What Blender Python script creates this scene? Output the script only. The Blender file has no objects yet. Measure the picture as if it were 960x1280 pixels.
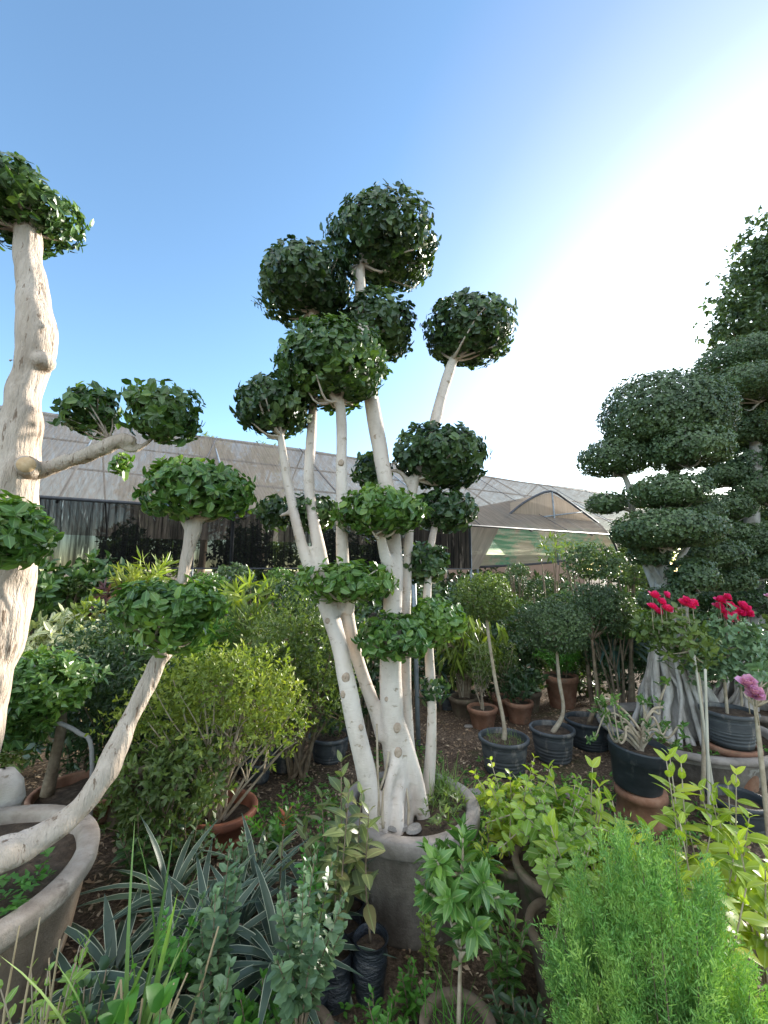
import bpy, math
import numpy as np
R = math.radians
rng = np.random.default_rng(7)
SC = bpy.context.scene
COL = SC.collection
# ------------------------------------------------------------------ camera maths (used to read the place's measurements off)
CAMH, F, PITCH = 1.6, 520.0, R(7.9)
cp, sp = math.cos(PITCH), math.sin(PITCH)
def ray(px, py):
    u = (px-480)/F; v = (640-py)/F
    return np.array([u, cp - sp*v, sp + cp*v])
def W(px, py, Y):
    d = ray(px, py); t = Y/d[1]
    return np.array([0, 0, CAMH]) + d*t
def depth(px, py, Y): return Y/ray(px, py)[1]
def G(px, py, z=0.0):
    d = ray(px, py); t = (z-CAMH)/d[2]
    return np.array([0, 0, CAMH]) + d*t
# ------------------------------------------------------------------ materials
def mat(name):
    m = bpy.data.materials.new(name); m.use_nodes = True
    nt = m.node_tree; nt.nodes.clear()
    out = nt.nodes.new('ShaderNodeOutputMaterial')
    return m, nt, out
def nd(nt, t, **kw):
    n = nt.nodes.new(t)
    for k, v in kw.items():
        if k in ('inp',):
            for a, b in v.items(): n.inputs[a].default_value = b
        else: setattr(n, k, v)
    return n
def ramp(nt, fac, stops, interp='LINEAR'):
    r = nt.nodes.new('ShaderNodeValToRGB'); r.color_ramp.interpolation = interp
    els = r.color_ramp.elements
    while len(els) < len(stops): els.new(0.5)
    for e, (p, c) in zip(els, stops):
        e.position = p; e.color = (c[0], c[1], c[2], 1)
    nt.links.new(fac, r.inputs[0]); return r.outputs[0]
def noise(nt, scale, detail=4, rough=.6, coord='Object', stretch=None):
    tc = nt.nodes.new('ShaderNodeTexCoord'); src = tc.outputs[coord]
    if stretch:
        mp = nt.nodes.new('ShaderNodeMapping'); mp.inputs['Scale'].default_value = stretch
        nt.links.new(src, mp.inputs[0]); src = mp.outputs[0]
    n = nt.nodes.new('ShaderNodeTexNoise'); n.inputs['Scale'].default_value = scale
    n.inputs['Detail'].default_value = detail; n.inputs['Roughness'].default_value = rough
    nt.links.new(src, n.inputs['Vector']); return n.outputs['Fac']
def mixc(nt, fac, a, b, mode='MIX'):
    m = nt.nodes.new('ShaderNodeMix'); m.data_type = 'RGBA'; m.blend_type = mode
    for i, v in ((0, fac), (6, a), (7, b)):
        if isinstance(v, (int, float)): m.inputs[i].default_value = v
        elif isinstance(v, (tuple, list)): m.inputs[i].default_value = (*v[:3], 1)
        else: nt.links.new(v, m.inputs[i])
    return m.outputs[2]
def bump(nt, h, strength, dist=.01):
    b = nt.nodes.new('ShaderNodeBump'); b.inputs['Strength'].default_value = strength; b.inputs['Distance'].default_value = dist
    nt.links.new(h, b.inputs['Height']); return b.outputs[0]
def leafmat(name, c1, c2, c3, trans=.3, rough=.42, rib=None, edge=None, edgew=.12, blotch=None, patch=3.0, spec=.5):
    m, nt, out = mat(name)
    geo = nt.nodes.new('ShaderNodeNewGeometry')
    col = ramp(nt, geo.outputs['Random Per Island'], [(0, c1), (.4, c2), (.68, c2), (1, tuple(min(1, x*1.15) for x in c3))])
    n = noise(nt, patch, 2)
    col = mixc(nt, .55, col, ramp(nt, n, [(.3, tuple(x*.75 for x in c1)), (.5, c2), (.72, c3)]))
    if rib or edge:
        tc = nt.nodes.new('ShaderNodeTexCoord'); sx = nt.nodes.new('ShaderNodeSeparateXYZ'); nt.links.new(tc.outputs['UV'], sx.inputs[0])
        a = nd(nt, 'ShaderNodeMath', operation='SUBTRACT'); nt.links.new(sx.outputs[0], a.inputs[0]); a.inputs[1].default_value = .5
        b = nd(nt, 'ShaderNodeMath', operation='ABSOLUTE'); nt.links.new(a.outputs[0], b.inputs[0])
        if rib:
            col = mixc(nt, ramp(nt, b.outputs[0], [(0.03, (1,)*3), (.07, (0,)*3)]), col, rib)
        if edge:
            col = mixc(nt, ramp(nt, b.outputs[0], [(.5-edgew-.03, (0,)*3), (.5-edgew, (1,)*3)]), col, edge)
    if blotch:
        n2 = noise(nt, 45, 2, .5)
        col = mixc(nt, ramp(nt, n2, [(.5, (0,)*3), (.56, (1,)*3)]), col, blotch)
    p = nt.nodes.new('ShaderNodeBsdfPrincipled'); p.inputs['Roughness'].default_value = rough
    p.inputs['Specular IOR Level'].default_value = spec
    nt.links.new(col, p.inputs['Base Color'])
    tr = nt.nodes.new('ShaderNodeBsdfTranslucent')
    tcx = mixc(nt, 1.0, col, (1.5, 1.6, .5), 'MULTIPLY'); nt.links.new(tcx, tr.inputs[0])
    mx = nt.nodes.new('ShaderNodeMixShader'); mx.inputs[0].default_value = trans
    nt.links.new(p.outputs[0], mx.inputs[1]); nt.links.new(tr.outputs[0], mx.inputs[2]); nt.links.new(mx.outputs[0], out.inputs[0])
    return m
def solid(name, stops, scale=6, detail=5, rough=.8, bs=.3, bscale=40, bdist=.01, stretch=None, bstretch=None, spec=.3, extra=None, metal=0):
    m, nt, out = mat(name)
    n = noise(nt, scale, detail, .62, stretch=stretch)
    col = ramp(nt, n, stops)
    if extra:   # (scale, lo, hi, colour, stretch): a second wear pattern
        es, lo, hi, ec, est = extra
        col = mixc(nt, ramp(nt, noise(nt, es, 5, .65, stretch=est), [(lo, (0,)*3), (hi, (1,)*3)]), col, ec)
    p = nt.nodes.new('ShaderNodeBsdfPrincipled'); p.inputs['Roughness'].default_value = rough
    p.inputs['Specular IOR Level'].default_value = spec; p.inputs['Metallic'].default_value = metal
    nt.links.new(col, p.inputs['Base Color'])
    nt.links.new(bump(nt, noise(nt, bscale, 5, .65, stretch=bstretch), bs, bdist), p.inputs['Normal'])
    nt.links.new(p.outputs[0], out.inputs[0]); return m
M = {}
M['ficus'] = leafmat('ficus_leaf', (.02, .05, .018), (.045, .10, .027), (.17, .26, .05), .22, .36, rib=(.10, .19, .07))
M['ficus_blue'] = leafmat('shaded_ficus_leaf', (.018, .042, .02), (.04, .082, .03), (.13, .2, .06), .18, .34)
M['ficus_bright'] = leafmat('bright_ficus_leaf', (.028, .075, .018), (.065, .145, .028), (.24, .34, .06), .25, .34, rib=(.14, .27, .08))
M['fine'] = leafmat('small_ficus_leaf', (.038, .068, .034), (.075, .12, .052), (.14, .2, .08), .2, .4)
M['lime'] = leafmat('lime_leaf', (.09, .15, .03), (.2, .26, .045), (.38, .40, .07), .3, .42)
M['olive'] = leafmat('olive_green_leaf', (.045, .08, .022), (.10, .15, .038), (.2, .25, .06), .28, .45)
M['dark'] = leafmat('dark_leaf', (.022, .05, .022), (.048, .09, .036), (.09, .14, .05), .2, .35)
M['cream'] = leafmat('cream_variegated_leaf', (.28, .32, .16), (.5, .5, .3), (.68, .64, .42), .25, .45, rib=(.05, .12, .04))
M['blue'] = leafmat('blue_green_leaf', (.06, .12, .06), (.12, .2, .10), (.2, .31, .13), .15, .35)
M['garden'] = leafmat('gardenia_leaf', (.045, .12, .03), (.09, .2, .04), (.26, .4, .06), .25, .3, rib=(.2, .3, .1))
M['jade'] = leafmat('fresh_green_round_leaf', (.06, .2, .05), (.12, .32, .06), (.25, .5, .08), .3, .38)
M['yellow'] = leafmat('yellow_green_leaf', (.18, .3, .035), (.36, .45, .05), (.6, .56, .07), .38, .42, rib=(.4, .5, .15))
M['light'] = leafmat('light_green_round_leaf', (.12, .24, .05), (.24, .38, .07), (.44, .52, .1), .35, .42, rib=(.35, .45, .2))
M['bronze'] = leafmat('bronze_leaf', (.12, .15, .06), (.16, .2, .08), (.26, .16, .08), .3, .38, rib=(.25, .3, .12))
M['agave'] = leafmat('white_edged_strap_leaf', (.032, .06, .042), (.055, .088, .06), (.085, .125, .085), .1, .45, edge=(.42, .46, .34), edgew=.05)
M['strap'] = leafmat('dark_strap_leaf', (.03, .065, .05), (.05, .095, .07), (.08, .13, .09), .1, .45)
M['grass'] = leafmat('grass_blade', (.09, .17, .05), (.16, .28, .07), (.32, .4, .14), .3, .5)
M['conifer'] = leafmat('conifer_spray', (.08, .2, .055), (.17, .35, .08), (.42, .55, .12), .25, .5, patch=5)
M['conifer_blue'] = leafmat('blue_conifer_spray', (.07, .19, .10), (.14, .3, .15), (.25, .42, .2), .25, .5)
M['maroon'] = leafmat('maroon_leaf', (.05, .02, .03), (.10, .035, .04), (.18, .08, .05), .2, .4)
M['gold'] = leafmat('golden_leaf', (.18, .22, .04), (.3, .33, .06), (.42, .42, .08), .3, .4)
M['droop'] = leafmat('drooping_leaf', (.06, .11, .02), (.14, .2, .03), (.28, .3, .06), .3, .4)
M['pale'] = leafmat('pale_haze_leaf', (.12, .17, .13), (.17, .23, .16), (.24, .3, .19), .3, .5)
M['weed'] = leafmat('weed_leaf', (.04, .13, .02), (.08, .22, .03), (.14, .3, .05), .3, .45)
M['litter'] = leafmat('dry_leaf', (.16, .09, .05), (.32, .22, .14), (.58, .48, .36), .05, .8, spec=.2)
M['straw'] = leafmat('dry_straw', (.3, .22, .13), (.42, .33, .2), (.55, .45, .3), .1, .7, spec=.2)
M['red'] = leafmat('red_petal', (.65, .012, .14), (.82, .03, .22), (.9, .2, .38), .3, .45)
M['scarlet'] = leafmat('scarlet_petal', (.4, .08, .04), (.55, .14, .07), (.6, .25, .12), .3, .45)
M['purple'] = leafmat('lilac_petal', (.55, .22, .5), (.7, .36, .64), (.8, .5, .72), .3, .45)
M['white_bark'] = solid('pale_smooth_bark', [(.25, (.40, .325, .265)), (.5, (.61, .525, .455)), (.75, (.71, .635, .565))], 7, 9, .78, .55, 38, .008,
                        stretch=(1, 1, .55), bstretch=(1, 1, 2.6), extra=(19, .60, .68, (.33, .26, .19), (1, 1, 1.6)))
M['rough_bark'] = solid('rough_fissured_bark', [(.28, (.27, .21, .165)), (.42, (.41, .335, .27)), (.58, (.50, .42, .35)), (.75, (.57, .49, .42))], 9, 9, .88, 1.0, 26, .03,
                        stretch=(1, 1, .22), bstretch=(1.2, 1.2, .22), extra=(34, .595, .635, (.20, .145, .105), (1.3, 1.3, .2)))
M['grey_bark'] = solid('grey_root_bark', [(.28, (.20, .175, .15)), (.5, (.42, .385, .35)), (.72, (.6, .56, .52))], 12, 6, .85, .7, 40, .01, stretch=(1, 1, .4))
M['brown_bark'] = solid('brown_twig_bark', [(.3, (.1, .07, .045)), (.6, (.22, .165, .11)), (.8, (.32, .25, .18))], 20, 5, .85, .5, 60, .005)
M['tan_bark'] = solid('tan_stem_bark', [(.3, (.26, .2, .13)), (.6, (.42, .35, .26)), (.8, (.5, .43, .33))], 20, 5, .8, .4, 60, .004)
M['scar'] = solid('healed_scar_bark', [(.3, (.3, .22, .16)), (.7, (.46, .36, .28))], 60, 4, .85, .5, 90, .004)
M['cutwood'] = solid('sawn_wood', [(.3, (.42, .27, .14)), (.7, (.6, .44, .27))], 30, 3, .8, .3, 80, .003)
M['concrete'] = solid('weathered_concrete', [(.25, (.06, .048, .04)), (.45, (.14, .118, .098)), (.55, (.20, .17, .145)), (.72, (.31, .27, .235))], 6, 10, .9, .7, 60, .01,
                      stretch=(1, 1, .6), extra=(5, .60, .64, (.40, .375, .34), (1, 1, .7)))
M['brown_concrete'] = solid('brown_stained_concrete', [(.25, (.06, .04, .026)), (.45, (.15, .107, .072)), (.6, (.21, .158, .112)), (.75, (.29, .23, .17))], 5, 10, .92, .7, 60, .01,
                      stretch=(1, 1, .5), extra=(6, .60, .66, (.34, .30, .26), (1, 1, .6)))
M['pale_rim'] = solid('pale_worn_rim', [(.3, (.2, .155, .12)), (.5, (.32, .265, .215)), (.72, (.43, .375, .32))], 9, 9, .92, .6, 60, .01, extra=(6, .58, .66, (.17, .13, .10), None))
M['concrete_rim'] = solid('worn_concrete_rim', [(.3, (.15, .13, .11)), (.5, (.24, .21, .185)), (.75, (.34, .305, .275))], 8, 8, .9, .5, 60, .008, extra=(5, .58, .7, (.15, .13, .115), None))
M['terracotta'] = solid('dusty_terracotta', [(.25, (.13, .065, .04)), (.5, (.26, .13, .08)), (.75, (.36, .22, .15))], 9, 7, .88, .35, 60, .006, extra=(6, .58, .7, (.13, .105, .075), None))
M['terracotta_red'] = solid('red_terracotta', [(.25, (.14, .055, .035)), (.6, (.26, .10, .06)), (.8, (.32, .17, .12))], 9, 5, .7, .3, 60, .005)
M['oldpot'] = solid('mossy_old_clay', [(.25, (.07, .05, .035)), (.5, (.15, .11, .075)), (.75, (.24, .19, .14))], 8, 8, .9, .5, 50, .006, extra=(9, .56, .66, (.08, .10, .04), None))
M['plastic'] = solid('dusty_black_plastic', [(.25, (.028, .031, .034)), (.5, (.06, .066, .07)), (.75, (.13, .135, .135))], 5, 7, .6, .2, 60, .004, stretch=(1, 1, 3.5), spec=.4, extra=(7, .57, .68, (.22, .2, .175), (1, 1, .5)))
M['plastic_blue'] = solid('blue_black_plastic', [(.3, (.016, .021, .025)), (.6, (.036, .044, .05)), (.8, (.09, .095, .095))], 5, 7, .5, .2, 60, .004, stretch=(1, 1, 3), spec=.4, extra=(6, .58, .7, (.15, .145, .135), (1, 1, .5)))
M['polybag'] = solid('black_polythene', [(.3, (.008, .010, .014)), (.55, (.02, .025, .034)), (.78, (.16, .15, .14))], 14, 6, .33, .9, 22, .02, stretch=(.6, .6, 2.4), bstretch=(.7, .7, 2.6), spec=.6)
M['soil'] = solid('potting_soil', [(.3, (.035, .025, .018)), (.55, (.085, .06, .04)), (.75, (.16, .12, .085))], 25, 7, .95, .9, 60, .02)
M['stone'] = solid('pale_stone', [(.3, (.22, .2, .18)), (.7, (.38, .35, .32))], 10, 6, .85, .5, 40, .01)
M['pinkstone'] = solid('pinkish_stone', [(.3, (.2, .15, .15)), (.7, (.32, .26, .26))], 10, 6, .85, .5, 40, .01)
M['metal'] = solid('galvanised_pipe', [(.3, (.16, .18, .2)), (.7, (.3, .33, .36))], 10, 4, .5, .1, 50, .003, metal=.3)
M['darkmetal'] = solid('dark_pipe', [(.3, (.03, .03, .035)), (.7, (.07, .07, .08))], 10, 4, .5, .1, 50, .003)
M['hose'] = solid('grey_plastic_hose', [(.3, (.2, .19, .18)), (.7, (.32, .31, .3))], 10, 4, .5, .1, 50, .003)
M['bamboo'] = solid('pale_cane', [(.3, (.38, .35, .27)), (.7, (.55, .52, .43))], 14, 4, .6, .2, 40, .003, stretch=(1, 1, .3))
M['plaster'] = solid('pink_plaster', [(.3, (.5, .33, .27)), (.7, (.62, .45, .38))], 2, 5, .9, .2, 20, .01)
# the ground: soil, chips and thin moss
def ground_mat():
    m, nt, out = mat('ground_soil')
    base = ramp(nt, noise(nt, 1.3, 9, .7), [(.3, (.08, .055, .038)), (.5, (.16, .115, .082)), (.72, (.26, .2, .15))])
    fine = ramp(nt, noise(nt, 55, 5, .75), [(.42, (.45,)*3), (.55, (1,)*3), (.68, (2.1, 2.0, 1.9))])
    col = mixc(nt, .9, base, fine, 'MULTIPLY')
    moss = ramp(nt, noise(nt, 1.1, 6, .65), [(.54, (0,)*3), (.66, (.75,)*3)])
    col = mixc(nt, moss, col, ramp(nt, noise(nt, 40, 3), [(.35, (.03, .045, .015)), (.65, (.09, .12, .035))]))
    p = nt.nodes.new('ShaderNodeBsdfPrincipled'); p.inputs['Roughness'].default_value = .95; p.inputs['Specular IOR Level'].default_value = .15
    nt.links.new(col, p.inputs['Base Color']); nt.links.new(bump(nt, noise(nt, 38, 8, .75), 1.0, .03), p.inputs['Normal'])
    nt.links.new(p.outputs[0], out.inputs[0]); return m
M['ground'] = ground_mat()
def netmat(name, c_lo, c_hi, transp, transl, wscale, wdir_stretch, streak=None, hole=None, green=None):
    """woven shade cloth: threads that let part of the light through, worn unevenly"""
    m, nt, out = mat(name)
    tc = nt.nodes.new('ShaderNodeTexCoord'); uv = tc.outputs['UV']
    def un(scale, st, detail=5):
        mp = nt.nodes.new('ShaderNodeMapping'); mp.inputs['Scale'].default_value = (*st, 1); nt.links.new(uv, mp.inputs[0])
        n = nt.nodes.new('ShaderNodeTexNoise'); n.inputs['Scale'].default_value = scale; n.inputs['Detail'].default_value = detail
        n.inputs['Roughness'].default_value = .65
        nt.links.new(mp.outputs[0], n.inputs['Vector']); return n.outputs['Fac']
    col = ramp(nt, un(wscale, wdir_stretch), [(.3, c_lo), (.7, c_hi)])
    if green: col = mixc(nt, ramp(nt, un(.9, (1, 1.6), 4), [(.44, (0,)*3), (.56, (1,)*3)]), col, green)
    d = nt.nodes.new('ShaderNodeBsdfDiffuse'); nt.links.new(col, d.inputs[0])
    t = nt.nodes.new('ShaderNodeBsdfTranslucent'); nt.links.new(col, t.inputs[0])
    mx = nt.nodes.new('ShaderNodeMixShader'); mx.inputs[0].default_value = transl
    nt.links.new(d.outputs[0], mx.inputs[1]); nt.links.new(t.outputs[0], mx.inputs[2])
    tp = nt.nodes.new('ShaderNodeBsdfTransparent')
    m2 = nt.nodes.new('ShaderNodeMixShader')
    lo, hi = transp
    f = ramp(nt, un(*(streak or (3, (6, .6)))), [(.4, (lo,)*3), (.62, (hi,)*3)])
    if hole: 
        f = mixc(nt, ramp(nt, un(hole[0], hole[1]), [(hole[2], (0,)*3), (hole[2]+.05, (1,)*3)]), f, (hole[3],)*3)
    nt.links.new(f, m2.inputs[0]); nt.links.new(mx.outputs[0], m2.inputs[1]); nt.links.new(tp.outputs[0], m2.inputs[2])
    nt.links.new(m2.outputs[0], out.inputs[0]); return m
M['roofnet'] = netmat('faded_shade_cloth', (.22, .185, .155), (.42, .355, .30), (.15, .42), .5, 3.2, (8, .25))
M['blacknet'] = netmat('black_shade_cloth', (.005, .005, .005), (.014, .013, .013), (.03, .2), .2, 2.5, (9, .3), streak=(2.2, (9, .35)), hole=(1.5, (5, .45), .60, .62))
M['tannet'] = netmat('tan_shade_cloth', (.42, .35, .28), (.62, .52, .42), (.05, .2), .65, 2, (6, .3))
M['greennet'] = netmat('green_shade_cloth', (.5, .5, .36), (.68, .66, .5), (.1, .4), .7, 2, (.4, 7), streak=(2, (.5, 7)), green=(.08, .5, .28))
# ------------------------------------------------------------------ mesh building
class MB:
    def __init__(s): s.v = []; s.f = []; s.n = 0; s.uv = []
    def add(s, v, faces, uv=None):
        v = np.asarray(v, float).reshape(-1, 3)
        s.v.append(v); s.uv.append(np.zeros((len(v), 2)) if uv is None else np.asarray(uv, float).reshape(-1, 2))
        for a in (faces if isinstance(faces, list) else [faces]):
            a = np.asarray(a, np.int64)
            if len(a): s.f.append(a + s.n)
        s.n += len(v)
    def mesh(s, name, m, off=(0, 0, 0), smooth=True):
        v = np.concatenate(s.v) - np.asarray(off); uv = np.concatenate(s.uv)
        me = bpy.data.meshes.new(name)
        loops = np.concatenate([a.ravel() for a in s.f]); tot = np.concatenate([np.full(len(a), a.shape[1]) for a in s.f])
        start = np.concatenate([[0], np.cumsum(tot)[:-1]])
        me.vertices.add(len(v)); me.vertices.foreach_set('co', v.astype(np.float32).ravel())
        me.loops.add(len(loops)); me.loops.foreach_set('vertex_index', loops.astype(np.int32))
        me.polygons.add(len(tot)); me.polygons.foreach_set('loop_start', start.astype(np.int32))
        me.polygons.foreach_set('loop_total', tot.astype(np.int32))
        me.polygons.foreach_set('use_smooth', np.full(len(tot), smooth))
        l = me.uv_layers.new(name='UVMap'); l.data.foreach_set('uv', uv[loops].astype(np.float32).ravel())
        me.materials.append(m); me.update(calc_edges=True); me.validate(); return me
def nrm(a): return a/np.maximum(np.linalg.norm(a, axis=-1, keepdims=True), 1e-9)
def pnoise(P, freq, seed):
    r = np.random.default_rng(seed); o = np.zeros(len(P))
    for k in range(6):
        d = nrm(r.normal(size=3))*freq*(.6+.9*r.random()); o += np.sin(P@d + r.random()*6.28)
    return o/3.2
def catmull(P, per):
    P = np.asarray(P, float); n = len(P)
    if n == 2: 
        t = np.linspace(0, 1, per+1)[:, None]; return P[0]*(1-t)+P[1]*t
    Q = np.vstack([2*P[0]-P[1], P, 2*P[-1]-P[-2]]); out = []
    for i in range(1, n):
        p0, p1, p2, p3 = Q[i-1:i+3]
        for t in np.linspace(0, 1, per, endpoint=False):
            out.append(.5*((2*p1)+(-p0+p2)*t+(2*p0-5*p1+4*p2-p3)*t*t+(-p0+3*p1-3*p2+p3)*t**3))
    out.append(P[-1]); return np.array(out)
def tube(mb, pts, rad, sides=10, per=5, rough=0.0, seed=1, cap=True, rf=9.0):
    """pts Nx3, rad N: a tapering limb"""
    A = catmull(np.column_stack([np.asarray(pts, float), np.asarray(rad, float)]), per)
    P, r = A[:, :3], np.maximum(A[:, 3], .0004)
    T = nrm(np.gradient(P, axis=0)); ref = np.array([0, 0, 1.]) if abs(T[0][2]) < .9 else np.array([1., 0, 0])
    U = nrm(np.cross(T[0], ref)); Us = []
    for t in T:
        U = nrm(U - t*np.dot(U, t)); Us.append(U)
    Us = np.array(Us); Vs = np.cross(T, Us); a = np.linspace(0, 2*np.pi, sides, endpoint=False)
    V = P[:, None, :] + r[:, None, None]*(np.cos(a)[None, :, None]*Us[:, None, :] + np.sin(a)[None, :, None]*Vs[:, None, :])
    V = V.reshape(-1, 3)
    if rough:
        c = np.repeat(P, sides, 0); rr = np.repeat(r, sides)[:, None]
        V = V + nrm(V-c)*rr*rough*(pnoise(V, rf, seed) + .5*pnoise(V, rf*3, seed+1))[:, None]
    n = len(P); i = np.arange(n-1)[:, None]*sides; j = np.arange(sides)[None, :]; k = (j+1) % sides
    q = np.stack([i+j, i+k, i+sides+k, i+sides+j], -1).reshape(-1, 4)
    fs = [q]
    if cap and sides > 3:
        V = np.vstack([V, P[-1]+T[-1]*r[-1]*.4, P[0]]); e = (n-1)*sides
        fs.append(np.stack([e+np.arange(sides), e+(np.arange(sides)+1) % sides, np.full(sides, n*sides)], -1))
        fs.append(np.stack([(np.arange(sides)+1) % sides, np.arange(sides), np.full(sides, n*sides+1)], -1))
    mb.add(V, fs)
def lathe(mb, prof, seg=40, c=(0, 0, 0), wob=0, seed=3, wf=3.0, ell=(1, 1), close=False):
    prof = np.asarray(prof, float); a = np.linspace(0, 2*np.pi, seg, endpoint=False)
    V = np.stack([prof[:, 0][:, None]*np.cos(a)*ell[0], prof[:, 0][:, None]*np.sin(a)*ell[1], np.repeat(prof[:, 1][:, None], seg, 1)], -1).reshape(-1, 3)
    if wob: V = V + nrm(V*np.array([1, 1, 0])+1e-6)*np.array([1, 1, 0])*wob*pnoise(V, wf, seed)[:, None]
    n = len(prof); i = np.arange(n-1)[:, None]*seg; j = np.arange(seg)[None, :]; k = (j+1) % seg
    fs = [np.stack([i+j, i+k, i+seg+k, i+seg+j], -1).reshape(-1, 4)]
    mb.add(V+np.asarray(c), fs)
def disc(mb, r, z, c=(0, 0, 0), seg=36, rings=8, lump=.012, seed=5, ell=(1, 1), mound=0.0):
    V = [[0, 0, z+mound]]; fs4 = []; fs3 = []
    for q in range(1, rings+1):
        for k in range(seg):
            a = 2*np.pi*k/seg; rr = r*q/rings; V.append([rr*np.cos(a)*ell[0], rr*np.sin(a)*ell[1], z+mound*(1-(q/rings)**2)])
    V = np.array(V); V[:, 2] += lump*pnoise(V*np.array([1, 1, 0]), 30, seed)
    for k in range(seg): fs3.append([0, 1+k, 1+(k+1) % seg])
    for q in range(rings-1):
        for k in range(seg): a = 1+q*seg; fs4.append([a+k, a+seg+k, a+seg+(k+1) % seg, a+(k+1) % seg])
    mb.add(V+np.asarray(c), [np.array(fs3), np.array(fs4)])
def box(mb, c, s, rz=0):
    x, y, z = np.array(s)/2; V = np.array([[i*x, j*y, k*z] for k in (-1, 1) for j in (-1, 1) for i in (-1, 1)])
    ca, sa = math.cos(rz), math.sin(rz); V = V@np.array([[ca, sa, 0], [-sa, ca, 0], [0, 0, 1]])
    mb.add(V+np.asarray(c), np.array([[0, 2, 3, 1], [4, 5, 7, 6], [0, 1, 5, 4], [2, 6, 7, 3], [0, 4, 6, 2], [1, 3, 7, 5]]))
def quad(mb, a, b, c, d, nu=1, nv=1, sag=0, uvs=None):
    a, b, c, d = [np.asarray(q, float) for q in (a, b, c, d)]; V = []; UV = []
    L = np.linalg.norm(b-a); H = np.linalg.norm(d-a)
    for j in range(nv+1):
        for i in range(nu+1):
            u, v = i/nu, j/nv; p = (a*(1-u)+b*u)*(1-v)+(d*(1-u)+c*u)*v
            V.append(p + np.array([0, 0, 1])*sag*(math.sin(u*nu*1.3)*.4+math.sin(v*math.pi)*-1)); UV.append([u*L, v*H])
    fs = [[j*(nu+1)+i, j*(nu+1)+i+1, (j+1)*(nu+1)+i+1, (j+1)*(nu+1)+i] for j in range(nv) for i in range(nu)]
    mb.add(V, np.array(fs), UV)
PROF = {'oval': lambda t: np.sin(np.pi*t**.85)**.8, 'lance': lambda t: np.sin(np.pi*t**.8), 'strap': lambda t: np.minimum(1, (1-t)*2.2)**.8*np.minimum(1, .75+t),
        'blade': lambda t: (1-t)**.7, 'round': lambda t: np.sin(np.pi*t**1.05)**.55}
def leafset(mb, P, D, N, L, Wd, rows=1, droop=.1, fold=.25, prof='oval', zdroop=0):
    P, D, N = np.asarray(P), nrm(np.asarray(D)), np.asarray(N); n = len(P)
    S = nrm(np.cross(D, N)); N = np.cross(S, D)
    L = np.broadcast_to(L, n).astype(float); Wd = np.broadcast_to(Wd, n).astype(float); droop = np.broadcast_to(droop, n).astype(float)
    ts = np.array([.28, .72]) if rows == 2 else (np.linspace(0, 1, rows+2)[1:-1] if rows > 1 else np.array([.48])); Vs = [P]; UV = [np.tile([.5, 0], (n, 1))]
    down = np.array([0, 0, -1.])
    def ctr(t): return P + D*(t*L)[:, None] - N*(droop*L*t*t)[:, None] + down*(zdroop*L*t*t)[:, None]
    for t in ts:
        w = (PROF[prof](t)*Wd/2)[:, None]; c = ctr(t)
        Vs += [c - S*w + N*w*fold, c, c + S*w + N*w*fold]; UV += [np.tile([0, t], (n, 1)), np.tile([.5, t], (n, 1)), np.tile([1, t], (n, 1))]
    Vs.append(ctr(1)); UV.append(np.tile([.5, 1], (n, 1)))
    K = len(Vs); V = np.stack(Vs, 1).reshape(-1, 3); UV = np.stack(UV, 1).reshape(-1, 2)
    b = np.arange(n)[:, None]*K; tri = [[0, 1, 2], [0, 2, 3], [K-4, K-1, K-3], [K-3, K-1, K-2]]; qd = []
    for r_ in range(len(ts)-1):
        a = 1+3*r_; qd += [[a, a+3, a+4, a+1], [a+1, a+4, a+5, a+2]]
    fs = [(b[:, :, None]+np.array(tri)[None]).reshape(-1, 3)]
    if qd: fs.append((b[:, :, None]+np.array(qd)[None]).reshape(-1, 4))
    mb.add(V, fs, UV)
def sph(n, r=None):
    r = r or rng; i = np.arange(n)+.5; ph = np.arccos(1-2*i/n); th = np.pi*(1+5**.5)*i
    d = np.stack([np.cos(th)*np.sin(ph), np.sin(th)*np.sin(ph), np.cos(ph)], -1)
    return nrm(d + r.normal(size=(n, 3))*1.1/np.sqrt(n))
def whorls(mb, C, O, per, L, Wd, th=(40, 90), rows=1, prof='oval', droop=.15, jit=.3, up=0.0, fold=.25, zdroop=0):
    """leaf clusters at C facing O"""
    K = len(C); C = np.repeat(C, per, 0); O = nrm(np.repeat(O, per, 0) + rng.normal(size=(K*per, 3))*.12)
    ref = np.where(np.abs(O[:, 2:3]) < .9, np.array([[0, 0, 1.]]), np.array([[1., 0, 0]]))
    U = nrm(np.cross(O, ref)); V = np.cross(O, U)
    az = np.tile(np.arange(per)*2.4, K) + np.repeat(rng.random(K)*6.28, per) + rng.normal(size=K*per)*.3
    t = R(1)*rng.uniform(*th, K*per)
    D = O*np.cos(t)[:, None] + (U*np.cos(az)[:, None]+V*np.sin(az)[:, None])*np.sin(t)[:, None]; D[:, 2] += up
    s = L*rng.uniform(.5, 1.3, K*per)
    base = C + O*(rng.uniform(-1, .6, K*per)*L*.55)[:, None]
    N = O + rng.normal(size=(K*per, 3))*jit
    leafset(mb, base, D, N, s, s*Wd/L*rng.uniform(.85, 1.15, K*per), rows, droop, fold, prof, zdroop)
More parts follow.
